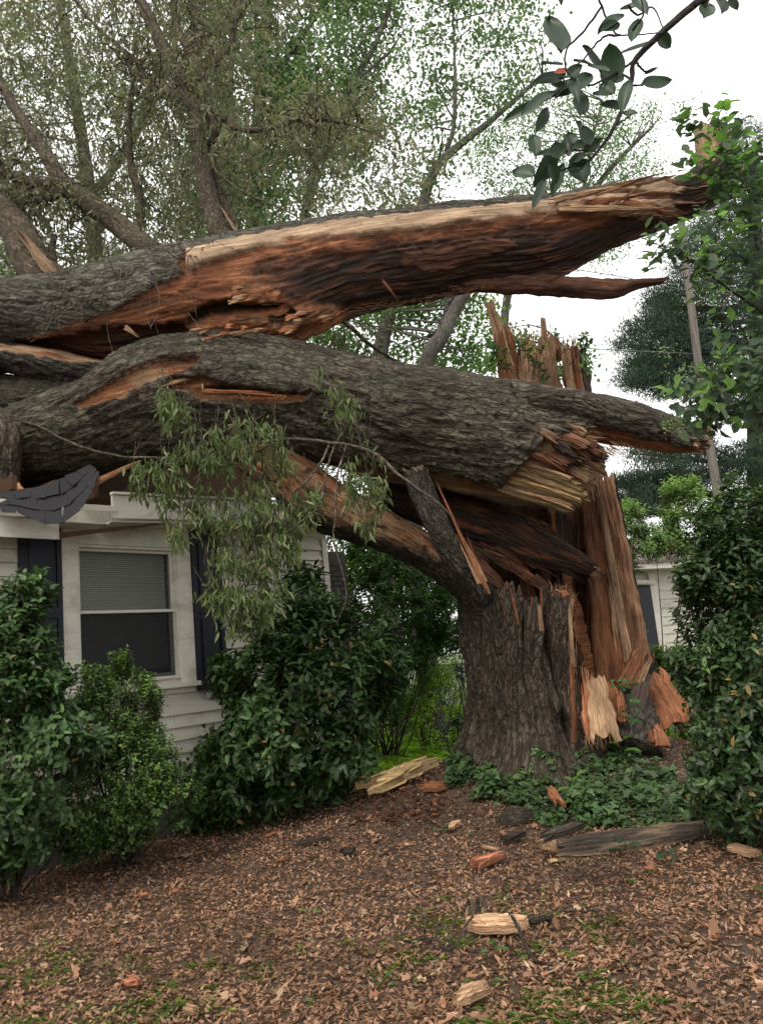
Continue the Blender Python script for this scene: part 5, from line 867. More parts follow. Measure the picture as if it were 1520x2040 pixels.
shrub('weedy_growth', 'dark leafed sapling directly left of the stump by the lawn', 'shrub', [([(905, 1290), (935, 1270), (945, 1400), (915, 1440), (890, 1400)], 1.)], 9.9, .2, 130, 8, .07, .04, (.04, .08, .03), LEAF, 'broad', [P(920, 1470, 9.9)], 5, .1, parts=0, seed=9)
shrub('weedy_growth', 'bright yellow green sunlit weeds in the gap left of the stump', 'shrub', [([(775, 1450), (800, 1400), (840, 1340), (915, 1325), (925, 1460), (860, 1480)], 1.)], 13.2, .4, 700, 8, .08, .035, (.33, .46, .09), LEAFB, 'narrow', [P(850, 1480, 13.2)], 8, .4, (.34, .46, .1), seed=29)
shrub('small_tree', 'light green small leaved tree arching over the neighbour house roof, right of the tall plank', 'tree', [([(1210, 1030), (1250, 1010), (1310, 1060), (1370, 1080), (1375, 1100), (1330, 1110), (1270, 1150), (1230, 1140)], .7), ([(1310, 990), (1340, 970), (1400, 975), (1440, 1010), (1430, 1050), (1360, 1065), (1320, 1040)], .45)], 11.8, .6, 1500, 8, .075, .03, (.16, .26, .09), LEAFB, 'broad', [P(1300, 1330, 12)], 3, .5, (.25, .36, .12), 0, seed=10)

# ================= BACKGROUND TREES =================
def tree(nm, label, trunks, polys, Y0, dY, nclump, per, L, Wd, tint, kind='broad', clr=.38, group=None, mat=LEAFB, seed=0, bark=(.13, .125, .11), flat=.7, ground_=True, nbr=.28, sparse=.1):
    root = empty(nm, label, 'tree', group); lines = []
    m_ = MB()
    for i, tr in enumerate(trunks):
        q = [P(a, b, c) for a, b, c, r in tr]; r = [x[3] for x in tr]
        if i == 0 and ground_: b0 = q[0].copy(); b0[2] = gz(b0[0], b0[1])-.1; q = [b0]+q; r = [r[0]*1.25]+r
        lines.append(tube(m_, q, r, 12, bark, 60, .03, seed+i))
        if i == 0: m_.build('trunk', BARKF, root); m_ = MB()
    if m_.n: m_.build('limbs', BARKF, root)
    lines = np.vstack(lines); C = []
    for poly, f in polys:
        q = inpoly(poly, int(nclump*f)*2); p = P(q[:, 0], q[:, 1], Y0+dY*(rng.random(len(q))*2-1)); g = fbm(p[:, 0]*.55, p[:, 2]*.55, p[:, 1]*.55, s=seed+40, o=3); C.append(p[g > sparse-.5+.35*rng.random(len(p))][:int(nclump*f)])
    C = np.vstack(C); m_ = MB()
    for c in C[rng.random(len(C)) < nbr]:
        dd = np.linalg.norm(lines-c, axis=1)+np.maximum(lines[:, 2]-c[2]+.3, 0)*2; a = lines[np.argmin(dd)]; mid = (a+c)/2+rng.normal(0, .12, 3)+[0, 0, .1]; tube(m_, [a, mid, c], [.022, .012, .004], 5, bark, 8, .03, seed)
    if m_.n: m_.build('branches', BARKF, root, kind='stuff')
    n = len(C)*per; k = len(C); s = clr*(.6+.8*rng.random(k)); pos = np.repeat(C, per, 0)+rng.normal(0, 1, (n, 3))*np.repeat(s, per)[:, None]*[1, 1, flat]*.6
    d = unit(rng.normal(0, 1, (n, 3))+[0, 0, -.35]); nr = unit(rng.normal(0, .7, (n, 3))+[0, -.3, .8]); t = jit(tint, n, .3, .1)*np.repeat(.7+.6*rng.random((k, 1)), per, 0)
    m_ = MB(); leaves(m_, pos, d, nr, L*(.6+.7*rng.random(n)), Wd*(.6+.7*rng.random(n)), t, kind, .1); m_.build('crown', mat, root, kind='stuff'); return root
GT = 'green trees standing behind the fallen oak'
tree('broadleaf_tree', 'tall straight forked tree with bright green leaves behind the fallen crown, top centre left', [[(500, 900, 16, .2), (500, 700, 16, .18), (503, 500, 16, .16), (512, 330, 16, .15), (517, 200, 16, .13), (530, 60, 16.2, .11), (548, -100, 16.4, .09)], [(515, 215, 16, .09), (555, 140, 16, .08), (600, 75, 16, .06), (680, -40, 16, .05)], [(440, 900, 17, .14), (452, 600, 17, .13), (450, 300, 17, .11), (435, 60, 17, .09), (430, -80, 17, .08)], [(466, 600, 15.5, .07), (466, 400, 15.5, .07), (460, 180, 15.5, .06), (470, 40, 15.5, .05)]],
     [([(380, -120), (860, -120), (790, 0), (700, 110), (600, 160), (560, 330), (560, 470), (380, 480)], 1.), ([(540, 150), (760, 100), (720, 300), (560, 330)], .25)], 16.5, 1.5, 340, 62, .12, .085, (.135, .20, .10), 'narrow', .5, GT, seed=1, sparse=.12)
tree('broadleaf_tree', 'slender pale trunked tree leaning right through the open crown, top centre', [[(745, 900, 15, .17), (752, 760, 15, .16), (775, 610, 15, .14), (812, 480, 15, .12), (840, 410, 15, .11), (880, 320, 15, .09), (985, 235, 15, .06), (1080, 150, 15, .035)], [(885, 312, 15, .05), (905, 240, 15, .045), (905, 100, 15.2, .03), (900, 0, 15.2, .02)], [(600, 700, 15.5, .11), (608, 430, 15.5, .09), (640, 300, 15.5, .08), (700, 175, 15.5, .07), (760, 60, 15.5, .05), (800, -80, 15.5, .04)], [(610, 420, 15.4, .05), (640, 340, 15.4, .05), (690, 190, 15.4, .04), (780, 100, 15.4, .03)]],
     [([(640, -120), (1120, -120), (1060, 60), (1060, 190), (1000, 250), (900, 300), (900, 420), (620, 440), (580, 330), (640, 150)], 1.)], 15.5, 1.3, 215, 62, .10, .072, (.135, .20, .105), 'narrow', .45, GT, seed=2, sparse=.17, bark=(.2, .19, .17))
tree('broadleaf_tree', 'grey leaning trunk with green foliage seen in the gap between the two fallen trunks', [[(820, 1000, 14, .16), (845, 740, 14, .15), (885, 660, 14, .13), (935, 565, 14, .11), (985, 480, 14, .08), (1020, 380, 14, .05)], [(860, 700, 14, .05), (880, 640, 14, .045), (905, 580, 14, .04)]],
     [([(590, 620), (700, 620), (780, 570), (960, 560), (985, 620), (980, 740), (900, 740), (760, 720), (640, 690)], 1.)], 15.5, 1.0, 105, 60, .10, .075, (.12, .21, .065), 'narrow', .38, GT, seed=3, sparse=.08, bark=(.19, .18, .16))
tree('broadleaf_tree', 'thin airy pale green tree against the sky behind the right end of the split trunk', [[(1000, 700, 18, .1), (1080, 440, 18, .09), (1160, 400, 18, .08), (1220, 330, 18, .06), (1300, 250, 18, .035)], [(1160, 400, 18, .05), (1180, 280, 18, .04), (1200, 200, 18, .03)]],
     [([(930, 280), (1080, 180), (1200, 200), (1340, 190), (1375, 230), (1330, 330), (1250, 380), (1120, 410), (980, 400)], 1.), ([(1140, 480), (1260, 440), (1230, 520), (1160, 525)], .1)], 18, 1.2, 200, 46, .085, .045, (.16, .24, .12), 'narrow', .42, GT, seed=4, sparse=.12, bark=(.2, .19, .16))
tree('broadleaf_tree', 'dense dull green tree filling the sky behind the fallen crown at the upper left', [[(200, 800, 17, .2), (190, 500, 17, .18), (160, 250, 17, .14), (120, 0, 17, .1)], [(180, 400, 17, .1), (280, 250, 17, .08), (330, 60, 17, .05)]],
     [([(-150, -150), (480, -150), (440, 200), (420, 500), (300, 540), (-150, 600)], 1.)], 16.5, 1.6, 330, 58, .12, .06, (.14, .175, .105), 'narrow', .55, GT, seed=5, sparse=.15)
tree('broadleaf_tree', 'low leafy tree showing beside the stump top splinters and under the middle trunk', [[(1190, 1000, 13, .06), (1180, 850, 13, .05), (1170, 740, 13, .03)]], [([(965, 640), (1050, 660), (1190, 690), (1195, 780), (1120, 760), (980, 740)], 1.), ([(930, 930), (1000, 950), (1000, 1010), (940, 1000)], .3), ([(400, 950), (960, 930), (960, 1200), (700, 1100)], .6)], 13, .4, 44, 30, .085, .06, (.11, .2, .06), 'narrow', .22, GT, seed=6, sparse=-.2)
tree('broadleaf_tree', 'far green canopy closing the view at the left behind the house roof', [[(-100, 900, 21, .2), (-100, 500, 21, .15)]], [([(-300, 450), (420, 450), (560, 700), (560, 1000), (-300, 1000)], 1.)], 21, 1.5, 130, 50, .17, .1, (.07, .12, .045), 'narrow', .8, GT, seed=16, sparse=-.2)
# pine
def pine():
    root = empty('pine_tree', 'big dark blue green pine with layered needle boughs at the right behind the pole', 'tree'); m_ = MB(); YP = 19.
    tube(m_, [[P(1512, 1150, YP)[0], YP, 0], P(1512, 1000, YP), P(1510, 700, YP), P(1505, 560, YP), P(1500, 300, YP)], [.28, .26, .22, .2, .1], 14, (.09, .075, .07), 60, .02); m_.build('trunk', BARKF, root)
    pads = [([(1350, 470), (1400, 420), (1560, 400), (1560, 580), (1420, 570), (1330, 540)], 150), ([(1330, 560), (1440, 560), (1560, 600), (1560, 700), (1400, 690), (1300, 650), (1290, 610)], 150), ([(1232, 690), (1250, 645), (1300, 625), (1400, 660), (1500, 700), (1400, 740), (1300, 740)], 130), ([(1225, 760), (1260, 715), (1340, 720), (1420, 750), (1400, 790), (1290, 790)], 95), ([(1400, 780), (1560, 760), (1560, 850), (1430, 850)], 45),
            ([(1240, 900), (1300, 880), (1400, 850), (1420, 900), (1560, 870), (1560, 940), (1400, 960), (1270, 930)], 130), ([(1215, 960), (1280, 940), (1400, 950), (1390, 990), (1320, 1000), (1250, 985)], 80), ([(1215, 1010), (1260, 985), (1330, 1000), (1300, 1030), (1240, 1030)], 50), ([(1400, 950), (1560, 940), (1560, 1060), (1440, 1040)], 50), ([(1300, 570), (1345, 590), (1350, 625), (1290, 610)], 20), ([(1450, 230), (1560, 260), (1560, 420), (1440, 400)], 60)]
    T = []
    for poly, n_ in pads:
        n_ = int(n_*1.7); b_ = MB(); q = inpoly(poly, n_); p = P(q[:, 0], q[:, 1], YP+rng.normal(0, .9, n_)); T.append(p); c = p.mean(0)
        xr = np.array(poly)[:, 0].min(); yr = np.array(poly)[:, 1].mean(); tip = P(xr+20, yr, YP); a = P(1508, yr+10, YP); tube(b_, [a, (a+c)/2-[0, 0, .15], c-[0, 0, .12], tip], [.085, .06, .045, .015], 7, (.09, .075, .07), 24, .04, int(xr))
        for k in range(10):
            e = p[rng.integers(n_)]; s_ = c+(a-c)*rng.random()*.8-[0, 0, .1]; tube(b_, [s_, (s_+e)/2-[0, 0, .05], e], [.03, .02, .008], 5, (.09, .075, .07), 8, .02)
        b_.build('bough', BARKF, root)
    T = np.vstack(T); per = 64; n_ = len(T)*per; pos = np.repeat(T, per, 0)+rng.normal(0, .17, (n_, 3))*[1.1, 1, .4]; d = unit(rng.normal(0, .8, (n_, 3))+[0, 0, .6]); m_ = MB()
    leaves(m_, pos, d, unit(rng.normal(0, 1, (n_, 3))+[0, -.6, 0]), .10+.05*rng.random(n_), .018, jit((.05, .085, .06), n_, .25, .08)*np.repeat(.75+.5*rng.random((len(T), 1)), per, 0), 'narrow'); m_.build('needles', LEAFD, root, kind='stuff')
pine()

# ================= IVY AND SEEDLINGS =================
def ivy():
    q = inpoly([(885, 1500), (930, 1470), (960, 1500), (1040, 1500), (1100, 1455), (1180, 1500), (1260, 1500), (1300, 1540), (1400, 1590), (1410, 1640), (1290, 1650), (1210, 1650), (1090, 1650), (1030, 1610), (970, 1600), (900, 1600)], 8000)
    g = fbm(q[:, 0]*.012, q[:, 1]*.018, s=120, o=3); q = q[g > -.28+.2*rng.random(len(q))]; p = G(q[:, 0], q[:, 1]); n = len(p); lift = .24*np.clip(.5+fbm(p[:, 0]*3, p[:, 1]*3, s=121), .05, 1); p[:, 2] += lift*rng.random(n)**.6
    a = rng.random(n)*6.28; d = unit(np.stack([np.cos(a), np.sin(a)-.3, rng.normal(-.15, .3, n)], 1)); nr = unit(np.stack([rng.normal(0, .4, n), rng.normal(-.45, .35, n), np.full(n, .9)], 1)); L = .045+.035*rng.random(n); t = jit((.06, .11, .038), n, .4, .12)*(.7+.6*np.clip(.5+fbm(p[:, 0]*5, p[:, 1]*5, s=122), 0, 1))[:, None]
    o = np.argsort(np.linalg.norm(p-CAM, axis=1)); big = rng.choice(o[:2200], 280, replace=False); rest = np.setdiff1d(np.arange(n), big); root = empty('ivy_patch', 'dark green ivy spreading over the mound at the foot of the stump', 'ivy')
    m_ = MB(); leaves(m_, p[rest], d[rest], nr[rest], L[rest], L[rest]*.95, t[rest], 'ivy', .1); m_.build('ivy_leaves', LEAF, root, kind='stuff'); part_leaves(p[big], d[big], nr[big], L[big], L[big]*.95, t[big], 'ivy', LEAF, root)
    m_ = MB()
    for i in range(70): s_ = p[rng.integers(n)]; e = s_+rng.normal(0, .25, 3)*[1, 1, 0]; q = np.array([s_, (s_+e)/2+rng.normal(0, .04, 3), e]); q[:, 2] = gz(q[:, 0], q[:, 1])+.06+.06*rng.random(3); tube(m_, q, .003, 4, (.1, .08, .05), 10)
    m_.build('runners', BARKF, root, kind='stuff')
ivy()
def rosette(x, y, n, L, Wd, tint, label, cat='plant', h=.12, kind='broad', dz=0., rad=.03, group=None):
    root = empty('leafy_seedling', label, cat, group); b = G(np.array([x]), np.array([y]))[0]; b[2] += dz; m_ = MB(); m_2 = MB(); a = np.arange(n)*2.4+x; hh = b[2]+h*(np.arange(n)+1)/n
    tube(m_2, [b-[0, 0, .1], [b[0]+.01, b[1], b[2]+h]], [.005, .003], 5, (.08, .12, .04)); m_2.build('stem', LEAFB, root)
    pos = np.stack([b[0]+rad*np.cos(a), b[1]+rad*np.sin(a), hh], 1); d = unit(np.stack([np.cos(a), np.sin(a), np.full(n, .15)-np.arange(n)*-.05], 1)); nr = unit(np.stack([-np.cos(a)*.2, -np.sin(a)*.2-.2, np.ones(n)], 1))
    part_leaves(pos, d, nr, np.full(n, L)*(.8+.4*rng.random(n)), np.full(n, Wd), jit(tint, n, .2), kind, LEAFB, root)
for a in [(1150, 1600, 9, .15, .06, (.13, .25, .06), 'bright green pointed leaf seedling in the middle of the ivy', 'plant', .22), (1240, 1530, 8, .16, .06, (.16, .25, .05), 'yellow green broad leaved seedling right under the pale slab', 'plant', .25), (905, 1535, 8, .10, .07, (.08, .19, .06), 'upright heart leaved seedling left of the ivy at the stump base', 'plant', .38), (930, 1560, 9, .09, .065, (.08, .18, .06), 'spreading green seedling between the long pale chunk and the ivy', 'plant', .2),
          (1245, 1700, 5, .12, .08, (.045, .10, .05), 'dark round leaved sprout in front of the grey log', 'plant', .1), (1325, 1715, 4, .09, .08, (.05, .10, .055), 'two leaved dark sprout right of the log sprout', 'plant', .05), (85, 1690, 5, .07, .05, (.06, .13, .05), 'small sprout at the foot of the far left bush', 'plant', .12), (760, 1965, 4, .05, .04, (.07, .17, .05), 'small round leaved sprout in the foreground litter at bottom centre', 'plant', .04), (985, 1905, 5, .05, .035, (.10, .22, .05), 'little bright sprout just below the central pale chunk', 'plant', .05), (620, 1830, 4, .045, .03, (.13, .25, .06), 'pale green sprout in the open litter left of the burnt stub', 'plant', .06), (105, 1890, 6, .05, .015, (.18, .28, .06), 'thin bladed sprout in the litter at lower left', 'plant', .06), (880, 1660, 6, .055, .04, (.08, .17, .05), 'low seedling behind the small pale chip', 'plant', .06)]: rosette(*a)
shrub('weedy_growth', 'thin green creeper with pointed leaves climbing the torn root at the stump right side', 'creeper', [([(1230, 1370), (1260, 1375), (1270, 1410), (1255, 1440), (1235, 1410)], 1.)], 8.1, .08, 6, 5, .10, .05, (.08, .17, .06), LEAFB, 'broad', [P(1250, 1480, 8.1)], 2, .1, parts=0, seed=19, stem_r=.005)
shrub('weedy_growth', 'green creeper leaves clinging to the splintered stump top', 'creeper', [([(970, 690), (1010, 680), (1010, 730), (980, 740)], .3), ([(1035, 690), (1115, 675), (1120, 700), (1080, 750), (1045, 720)], .5), ([(1140, 660), (1180, 670), (1200, 740), (1150, 740)], .3)], 9.45, .15, 70, 4, .09, .06, (.07, .13, .06), LEAFB, 'broad', [P(1130, 760, 9.5)], 5, .3, (.2, .28, .08), seed=20, stem_r=.005)

# ================= WOOD DEBRIS ON THE GROUND =================
def chunk(nm, label, cat, a, b, wpx, th, col, seed, group=None, lift=.03, bark=None, **k):
    A, B = G(np.array([a[0], b[0]]), np.array([a[1], b[1]])); Y = (A[1]+B[1])/2; A = A+[0, 0, lift+th*.4]; B = B+[0, 0, lift+th*.4]; T = B-A
    m_ = MB(); kk = dict(j0=.8, j1=.45, t0=1., t1=.75, n=24, edge_n=.34, wdg=.15); kk.update(k); shard(m_, A, B, wpx*Y/FPX, th, seed, side=np.cross(T, [0, -.35, 1.]), tint=np.asarray(col), bark=bark, **kk); return tag(m_.build(nm, [WOOD, BARK], None, False), label, cat, group)
WG = 'torn wood pieces scattered on the ground'; PK = np.array((.42, .17, .095))
chunk('wood_chunk', 'long pale yellow splintered chunk tilted up beside the big bush', 'wood chunk', (715, 1605), (888, 1538), 46, .12, YEL*1.5, 601, WG, .1)
chunk('wood_chunk', 'reddish chunk half buried right behind the long pale one', 'wood chunk', (835, 1578), (892, 1582), 26, .06, ORG*.8, 602, WG); chunk('wood_chunk', 'pink brown flat chunk left of the grey rotten log', 'wood chunk', (944, 1738), (1008, 1716), 26, .06, PK*1.25, 603, WG)
chunk('wood_chunk', 'small pale tan chip behind the pink brown chunk', 'wood chunk', (956, 1694), (996, 1702), 8, .02, TAN*1.1, 604, WG); chunk('wood_chunk', 'pale crumbly chip on bare litter, the one farthest back at centre', 'wood chunk', (892, 1660), (922, 1650), 22, .04, TAN*1.5, 605, WG)
chunk('wood_chunk', 'ragged pale tan chunk with a stick lying across it, foreground centre', 'wood chunk', (932, 1862), (1066, 1866), 34, .08, TAN*1.5, 606, WG); chunk('wood_chunk', 'short tan block of wood near the bottom edge', 'wood chunk', (906, 2018), (978, 1990), 26, .06, TAN*1.4, 607, WG)
chunk('wood_chunk', 'rust orange flat chip at lower left', 'wood chunk', (248, 1966), (280, 1974), 28, .03, PK*1.2, 608, WG); chunk('wood_chunk', 'small orange strip on the litter left of the long pale chunk', 'wood chunk', (526, 1678), (556, 1662), 9, .02, ORG*1.2, 609, WG)
chunk('wood_chunk', 'upright orange shard standing in the ivy', 'wood chunk', (1098, 1602), (1122, 1642), 20, .05, ORG*1.1, 610, WG, .12); chunk('wood_chunk', 'brick red slab under the right holly bush', 'wood chunk', (1370, 1618), (1470, 1622), 40, .07, PK*.8, 611, WG, .08)
chunk('wood_chunk', 'cream coloured chunk at the right edge in front of the log', 'wood chunk', (1452, 1700), (1512, 1718), 26, .05, TAN*1.5, 612, WG); chunk('wood_chunk', 'tiny cream chip left of the cream chunk', 'wood chunk', (1413, 1712), (1418, 1724), 8, .02, TAN*1.3, 613, WG)
chunk('wood_chunk', 'pinkish leaf shaped chip below the log', 'wood chunk', (1286, 1738), (1308, 1744), 14, .015, PK*1.2, 614, WG); chunk('wood_chunk', 'pale round chip cut by the bottom edge at left', 'wood chunk', (370, 2030), (392, 2036), 18, .04, TAN*1.1, 615, WG); chunk('wood_chunk', 'tan chip at the very bottom left of the block', 'wood chunk', (812, 2024), (834, 2032), 16, .02, TAN*.8, 616, WG)
for i, (x, y, l_) in enumerate([(375, 1712, 'tan chip in the litter below the boxwood bush'), (286, 1792, 'left one of two orange leaf like chips'), (352, 1783, 'right one of two orange leaf like chips'), (560, 1722, 'dull orange chip below the small orange strip'), (802, 1578, 'orange crumb beside the long pale chunk'), (1300, 1640, 'small cream chip at the ivy edge above the log'), (1268, 1641, 'cream crumb on the ivy edge, left of the small cream chip'), (1104, 1724, 'tiny yellow chip at the left end of the log'), (1052, 1958, 'pale chip on the thin stick near the bottom'), (1430, 1880, 'orange flake alone in the litter at the right'), (828, 1625, 'orange fleck on the dark crumbled wood')]):
    chunk('wood_chip', l_, 'wood chip', (x-11, y+2), (x+11, y-3), 11, .012, [TAN, ORG*1.3, ORG*1.4, ORG, ORG*1.1, YEL*1.3, YEL*1.3, YEL*1.2, TAN*1.2, ORG*1.1, ORG][i], 630+i, 'small chips')
# crumbled dark wood by the mound
m_ = MB(); q = G(*inpoly([(680, 1600), (740, 1560), (880, 1560), (900, 1600), (860, 1640), (760, 1650), (690, 1640)], 280).T)
for i, p in enumerate(q): s_ = .02+.06*rng.random(); a = rng.random()*6.28; T = np.array([math.cos(a), math.sin(a), rng.normal(0, .4)])*s_; p = p+[0, 0, .02+.05*rng.random()]; shard(m_, p, p+T, s_*.5, s_*.3, 700+i, side=np.cross(T, [0, 0, 1]), tint=(BRN*(.5+.8*rng.random()) if i % 7 else ORG*.8), n=4)
m_.build('crumbled_wood', [WOOD, BARK], None, False, kind='stuff')
# rotten log
def f_log(u, w, px, py, th, fr): fb = fiber(u, w*1.5, 130); return .035*fb+.02*fbm(u*5, w*9, s=131), lerp(np.array((.07, .055, .045)), np.array((.26, .19, .12)), sstep(.0, .8, fb*.6+fbm(u*1.5, w*8, s=132, o=4))), np.ones_like(u)
A, B = G(np.array([1110, 1500]), np.array([1712, 1650])); YL = lambda x: A[1]+(B[1]-A[1])*(x-1110)/390
mb = MB(); sweep(mb, [(1112, 1680, 1116, 1716, YL(1110), .08), (1170, 1668, 1172, 1714, YL(1170), .11), (1250, 1658, 1252, 1704, YL(1250), .12), (1330, 1648, 1334, 1692, YL(1330), .12), (1410, 1640, 1414, 1676, YL(1410), .11), (1500, 1632, 1504, 1666, YL(1500), .1)], 260, 70, f_log, 21, jag=(.15, .05))
lg = mb.build('rotten_log', [BARK, WOOD], None); tag(lg, 'long grey weathered rotten log lying in the litter under the ivy at right', 'log')
chunk('bark_piece', 'dark bark piece with an orange broken end resting on the left end of the log', 'bark', (1074, 1700), (1165, 1662), 22, .08, (.09, .075, .06), 650, WG, .06); chunk('bark_piece', 'orange tipped wood end at the left of the log', 'wood chunk', (1072, 1706), (1100, 1692), 18, .05, TAN*.95, 651, WG, .05)
chunk('bark_piece', 'dark bark flake beside the two bark flakes behind the burnt stub', 'bark', (1000, 1686), (1050, 1672), 18, .05, (.06, .045, .035), 652, WG); chunk('bark_piece', 'flat dark bark flake in the litter at centre', 'bark', (590, 1690), (660, 1680), 13, .03, (.055, .042, .035), 653, WG); chunk('bark_piece', 'dark crumbling bark lump near the centre, right of the flat flake', 'bark', (680, 1712), (712, 1702), 14, .04, (.05, .04, .03), 654, WG)
# broken hollow stub
c = G(np.array([948]), np.array([1818]))[0]; hs = empty('hollow_stub', 'small hollow charred grey wooden stub sitting alone in the litter', 'wood chunk')
for k in range(11):
    a = k/11*6.283+.2; hgt = .05+.035*rng.random()+.02*math.sin(a); r0_s = .062+.012*rng.random(); p0 = c+[r0_s*math.cos(a), r0_s*math.sin(a), -.01]; p1 = c+[(r0_s-.012)*math.cos(a)+.015, (r0_s-.012)*math.sin(a)+.02, hgt]
    m_ = MB(); shard(m_, p0, p1, .045, .018, 800+k, side=np.array([-math.sin(a), math.cos(a), 0]), tint=[(.26, .19, .12), (.045, .036, .03), (.14, .10, .07)][(k*5) % 3], n=9, edge_n=.3, j0=.05, j1=.5, t1=.7); m_.build('stub_wall', [WOOD, BARK], hs, False)
def stick(label, pts, r0, r1, col=(.08, .065, .055), side=(), group='bare sticks lying on the ground', lift=.02):
    root = empty('stick', label, 'stick', group); m_ = MB(); g = G(np.array([p[0] for p in pts]), np.array([p[1] for p in pts])); g[:, 2] += lift+np.array([p[2] if len(p) > 2 else 0 for p in pts]); tube(m_, g, np.linspace(r0, r1, len(g)), 7, col, 40, .01, int(pts[0][0])); m_.build('stem', BARKF, root)
    for s_ in side: m_ = MB(); g = G(np.array([p[0] for p in s_]), np.array([p[1] for p in s_])); g[:, 2] += lift+np.array([p[2] if len(p) > 2 else 0 for p in s_]); tube(m_, g, np.linspace(r1, r1*.5, len(g)), 6, col, 20, .006, 3); m_.build('side_twig', BARKF, root)
stick('dark crooked stick lying across the ragged pale chunk', [(1008, 1842, .05), (1030, 1875, .08), (1060, 1915), (1098, 1930)], .011, .008); stick('thick dark stick lying behind the ragged pale chunk', [(1010, 1858, .02), (1060, 1850, .02), (1098, 1838, .01)], .016, .02)
stick('forked twiggy branch left of the ragged pale chunk', [(830, 1880), (870, 1888, .02), (895, 1905, .01), (920, 1895, .05), (945, 1865, .09)], .008, .006, side=[[(838, 1875, .02), (842, 1850, .06), (846, 1838, .1)], [(870, 1885, .02), (875, 1855, .05)], [(895, 1900), (915, 1830, .05)], [(825, 1885), (815, 1900)]])
for i, (lb, pts, a) in enumerate((('long straight stick in the litter right of the burnt stub', [(1115, 1822), (1180, 1822), (1230, 1815)], .006), ('thin stick with a pale chip, near the bottom right of centre', [(980, 1953), (1050, 1952), (1110, 1940)], .006), ('thin stick leading to the left end of the rotten log', [(760, 1708), (800, 1695), (850, 1700)], .006), ('slender stick lying below the rotten log', [(1140, 1755), (1190, 1748), (1240, 1752)], .005), ('stick among crumbs left of the pink brown chunk', [(758, 1712), (790, 1688)], .008), ('curved thin stick at the bottom centre', [(650, 1950), (690, 1990), (710, 2035)], .004), ('short dark stick beside the ivy bank at centre', [(790, 1633), (830, 1638), (880, 1650)], .005), ('thin pale stick over roots right of the stump', [(1290, 1500, .05), (1340, 1505, .08), (1390, 1490, .1)], .006), ('dark root like stick standing right of the ivy', [(1330, 1560, .02), (1345, 1520, .1), (1355, 1490, .2)], .012))): stick(lb, pts, a, a*.7)
st = G(np.array([1030]), np.array([1635]))[0]; m_ = MB(); th, ph_ = np.meshgrid(np.linspace(0, 2*math.pi, 28, endpoint=False), np.linspace(0, math.pi, 14)); nn = np.stack([np.cos(th)*np.sin(ph_), np.sin(th)*np.sin(ph_), np.cos(ph_)], -1); r_ = .15*(1+.25*fbm(nn[..., 0]*1.5, nn[..., 1]*1.5, nn[..., 2]*1.5, s=150)); V = st+nn*r_[..., None]*[1, .8, .75]; i, j = np.meshgrid(np.arange(13), np.arange(28), indexing='ij'); j2 = (j+1) % 28
m_.add(V.reshape(-1, 3), [np.stack([i*28+j, (i+1)*28+j, (i+1)*28+j2, i*28+j2], -1).reshape(-1, 4)], (.07, .06, .045)); tag(m_.build('mossy_rock', BARKF), 'rounded dark brown rock at the front edge of the ivy', 'rock')

# ================= FOREGROUND BRANCH =================
fb = empty('overhanging_branch', 'close leafy branch with large rounded leaves hanging into the top right corner', 'branch'); YB = 2.0
def c2(x, y): return 760+x/2, y/2
SB = [[(1400, -60), (1270, 0), (1140, 110), (1010, 240), (992, 330), (930, 500), (830, 640)], [(1010, 240), (860, 330), (740, 355), (650, 395)], [(850, -40), (900, 80), (948, 140), (1100, 130)], [(948, 140), (880, 150), (800, 240), (770, 260)], [(875, 30), (800, 130), (735, 200), (730, 300), (690, 380), (560, 430)], [(1000, 120), (1040, 60), (1030, -30)], [(1010, 245), (1050, 285), (1100, 270)], [(980, 20), (1020, 60), (1080, 30), (1120, 110)], [(990, 340), (1040, 340)], [(930, 500), (1000, 455)], [(850, 600), (760, 600), (700, 620)], [(830, 640), (740, 670), (640, 720)]]
for i, s_ in enumerate(SB):
    m_ = MB(); tube(m_, [P(*c2(x, y), YB+.02*((i*7) % 5-2)*(k > 0)) for k, (x, y) in enumerate(s_)], np.linspace(.012, .0035, len(s_)) if i == 0 else np.linspace(.0035, .0016, len(s_)), 8, (.055, .05, .05), 40, .003, i); m_.build('stem', BARKF, fb)
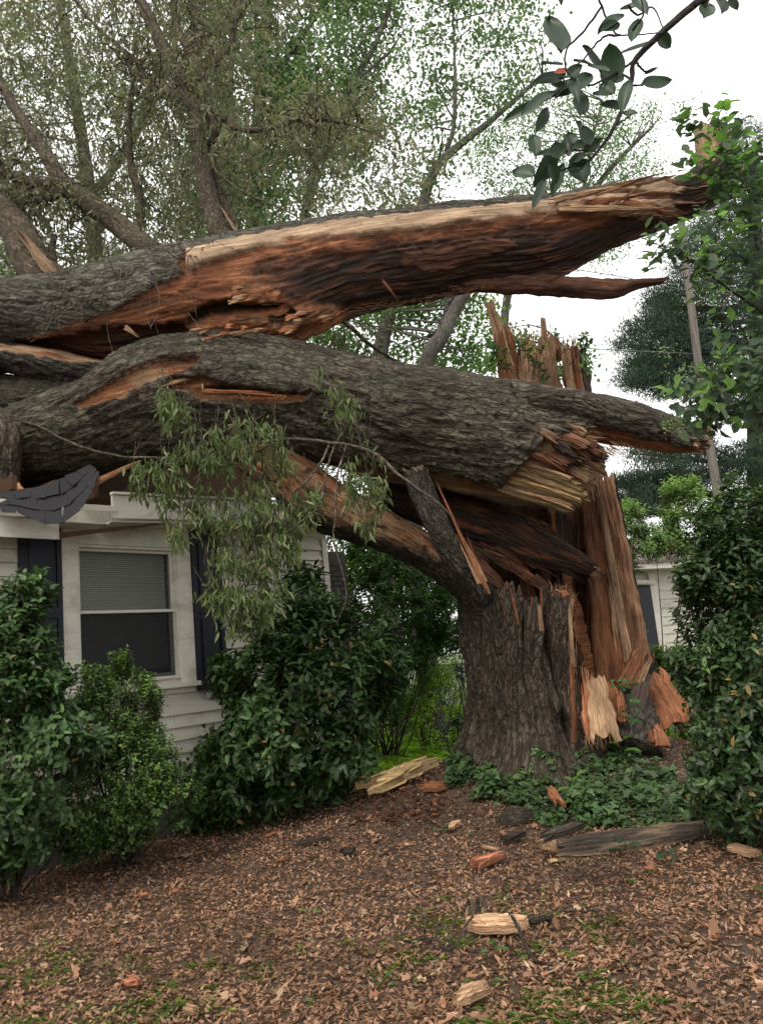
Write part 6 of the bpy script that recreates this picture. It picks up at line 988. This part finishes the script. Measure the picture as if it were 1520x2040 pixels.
LV = [((715, 215), (665, 68), 100), ((720, 262), (640, 255), 50), ((730, 300), (600, 330), 45), ((840, 310), (690, 395), 75), ((760, 330), (680, 390), 60), ((930, 330), (905, 178), 85), ((870, 290), (800, 180), 60), ((880, 340), (930, 200), 60), ((1000, 330), (940, 290), 45), ((985, 320), (955, 445), 50), ((960, 430), (872, 412), 40), ((1015, 455), (955, 455), 35), ((1030, 340), (1150, 328), 55), ((1045, 297), (1098, 268), 15), ((790, 465), (792, 360), 62), ((650, 400), (480, 480), 42), ((690, 360), (560, 440), 40), ((660, 430), (615, 530), 40), ((605, 540), (615, 625), 48), ((795, 580), (780, 480), 66), ((765, 580), (740, 535), 50), ((615, 625), (880, 560), 48), ((700, 590), (600, 750), 62), ((612, 700), (520, 683), 66), ((770, 640), (810, 728), 76), ((725, 650), (678, 785), 40), ((650, 715), (600, 835), 34), ((1095, 135), (1148, 190), 55), ((1090, 165), (945, 220), 30), ((965, 55), (860, 125), 50), ((1050, 15), (950, 40), 40), ((1300, 20), (1282, 78), 60), ((1345, -5), (1358, 52), 55), ((1380, -5), (1418, 40), 36), ((700, -20), (712, 22), 42), ((920, 380), (840, 375), 50), ((870, 340), (930, 370), 55), ((740, 310), (800, 260), 50), ((680, 330), (740, 370), 60), ((1000, -20), (1060, 60), 45), ((1250, -30), (1290, 30), 60), ((870, 560), (800, 600), 40), ((920, 0), (960, -60), 40)]
for k_ in range(16): x_, y_ = [(860, 300), (800, 330), (720, 600), (800, 590), (1000, 60), (930, 280)][k_ % 6]; x_ += random.uniform(-60, 60); y_ += random.uniform(-45, 45); a_ = random.uniform(1.2, 4.6); l_ = random.uniform(70, 110); LV.append(((x_, y_), (x_+l_*math.cos(a_), y_+l_*math.sin(a_)), random.uniform(38, 60)))
def bigleaf():
    m_ = []; nu, nv = 9, 6
    for k in range(len(LV)):
        (x0, y0), (x1, y1), wpx = LV[k]; Y = YB+rng.normal(0, .05); A_ = P(*c2(x0, y0), Y); B_ = P(*c2(x1, y1), Y+rng.normal(0, .03)); L = np.linalg.norm(B_-A_); d = (B_-A_)/L; wd = wpx/2*Y/FPX; wd *= 1.25; nr = unit(np.array([0, -1, .2])+rng.normal(0, .3, 3)); y = unit(np.cross(nr, d)); z = np.cross(d, y)
        u = np.linspace(0, 1, nu); prof = np.sin(math.pi*np.clip(u, .0, 1)**.85)**.62; prof[0] = .03; prof[-1] = .0; v = np.linspace(-1, 1, nv); cr_ = rng.normal(.1, .15); V = A_+d*(u*L)[:, None, None]+y*(wd/2*prof[:, None]*v[None])[..., None]+z*((.18*wd*np.abs(v)[None]-cr_*L*(u[:, None]-.4)**2+.03*wd*np.sin(u[:, None]*9+k)*np.abs(v)[None]))[..., None]
        i, j = np.meshgrid(np.arange(nu-1), np.arange(nv-1), indexing='ij'); q = MB(); c = np.array((.026, .05, .028))*(.7+.7*rng.random()); q.add(V.reshape(-1, 3), [np.stack([i*nv+j, i*nv+j+1, (i+1)*nv+j+1, (i+1)*nv+j], -1).reshape(-1, 4)], c); q.build('leaf', LEAF, fb)
    q = MB(); leaves(q, P(*c2(685, 290), YB-.06)[None], np.array([[1., 0, .1]]), np.array([[0, -1, .1]]), .045, .022, (.35, .07, .04), 'broad'); tag(q.build('reddish_leaf', LEAF, fb), 'small red tinted dying leaf')
bigleaf()
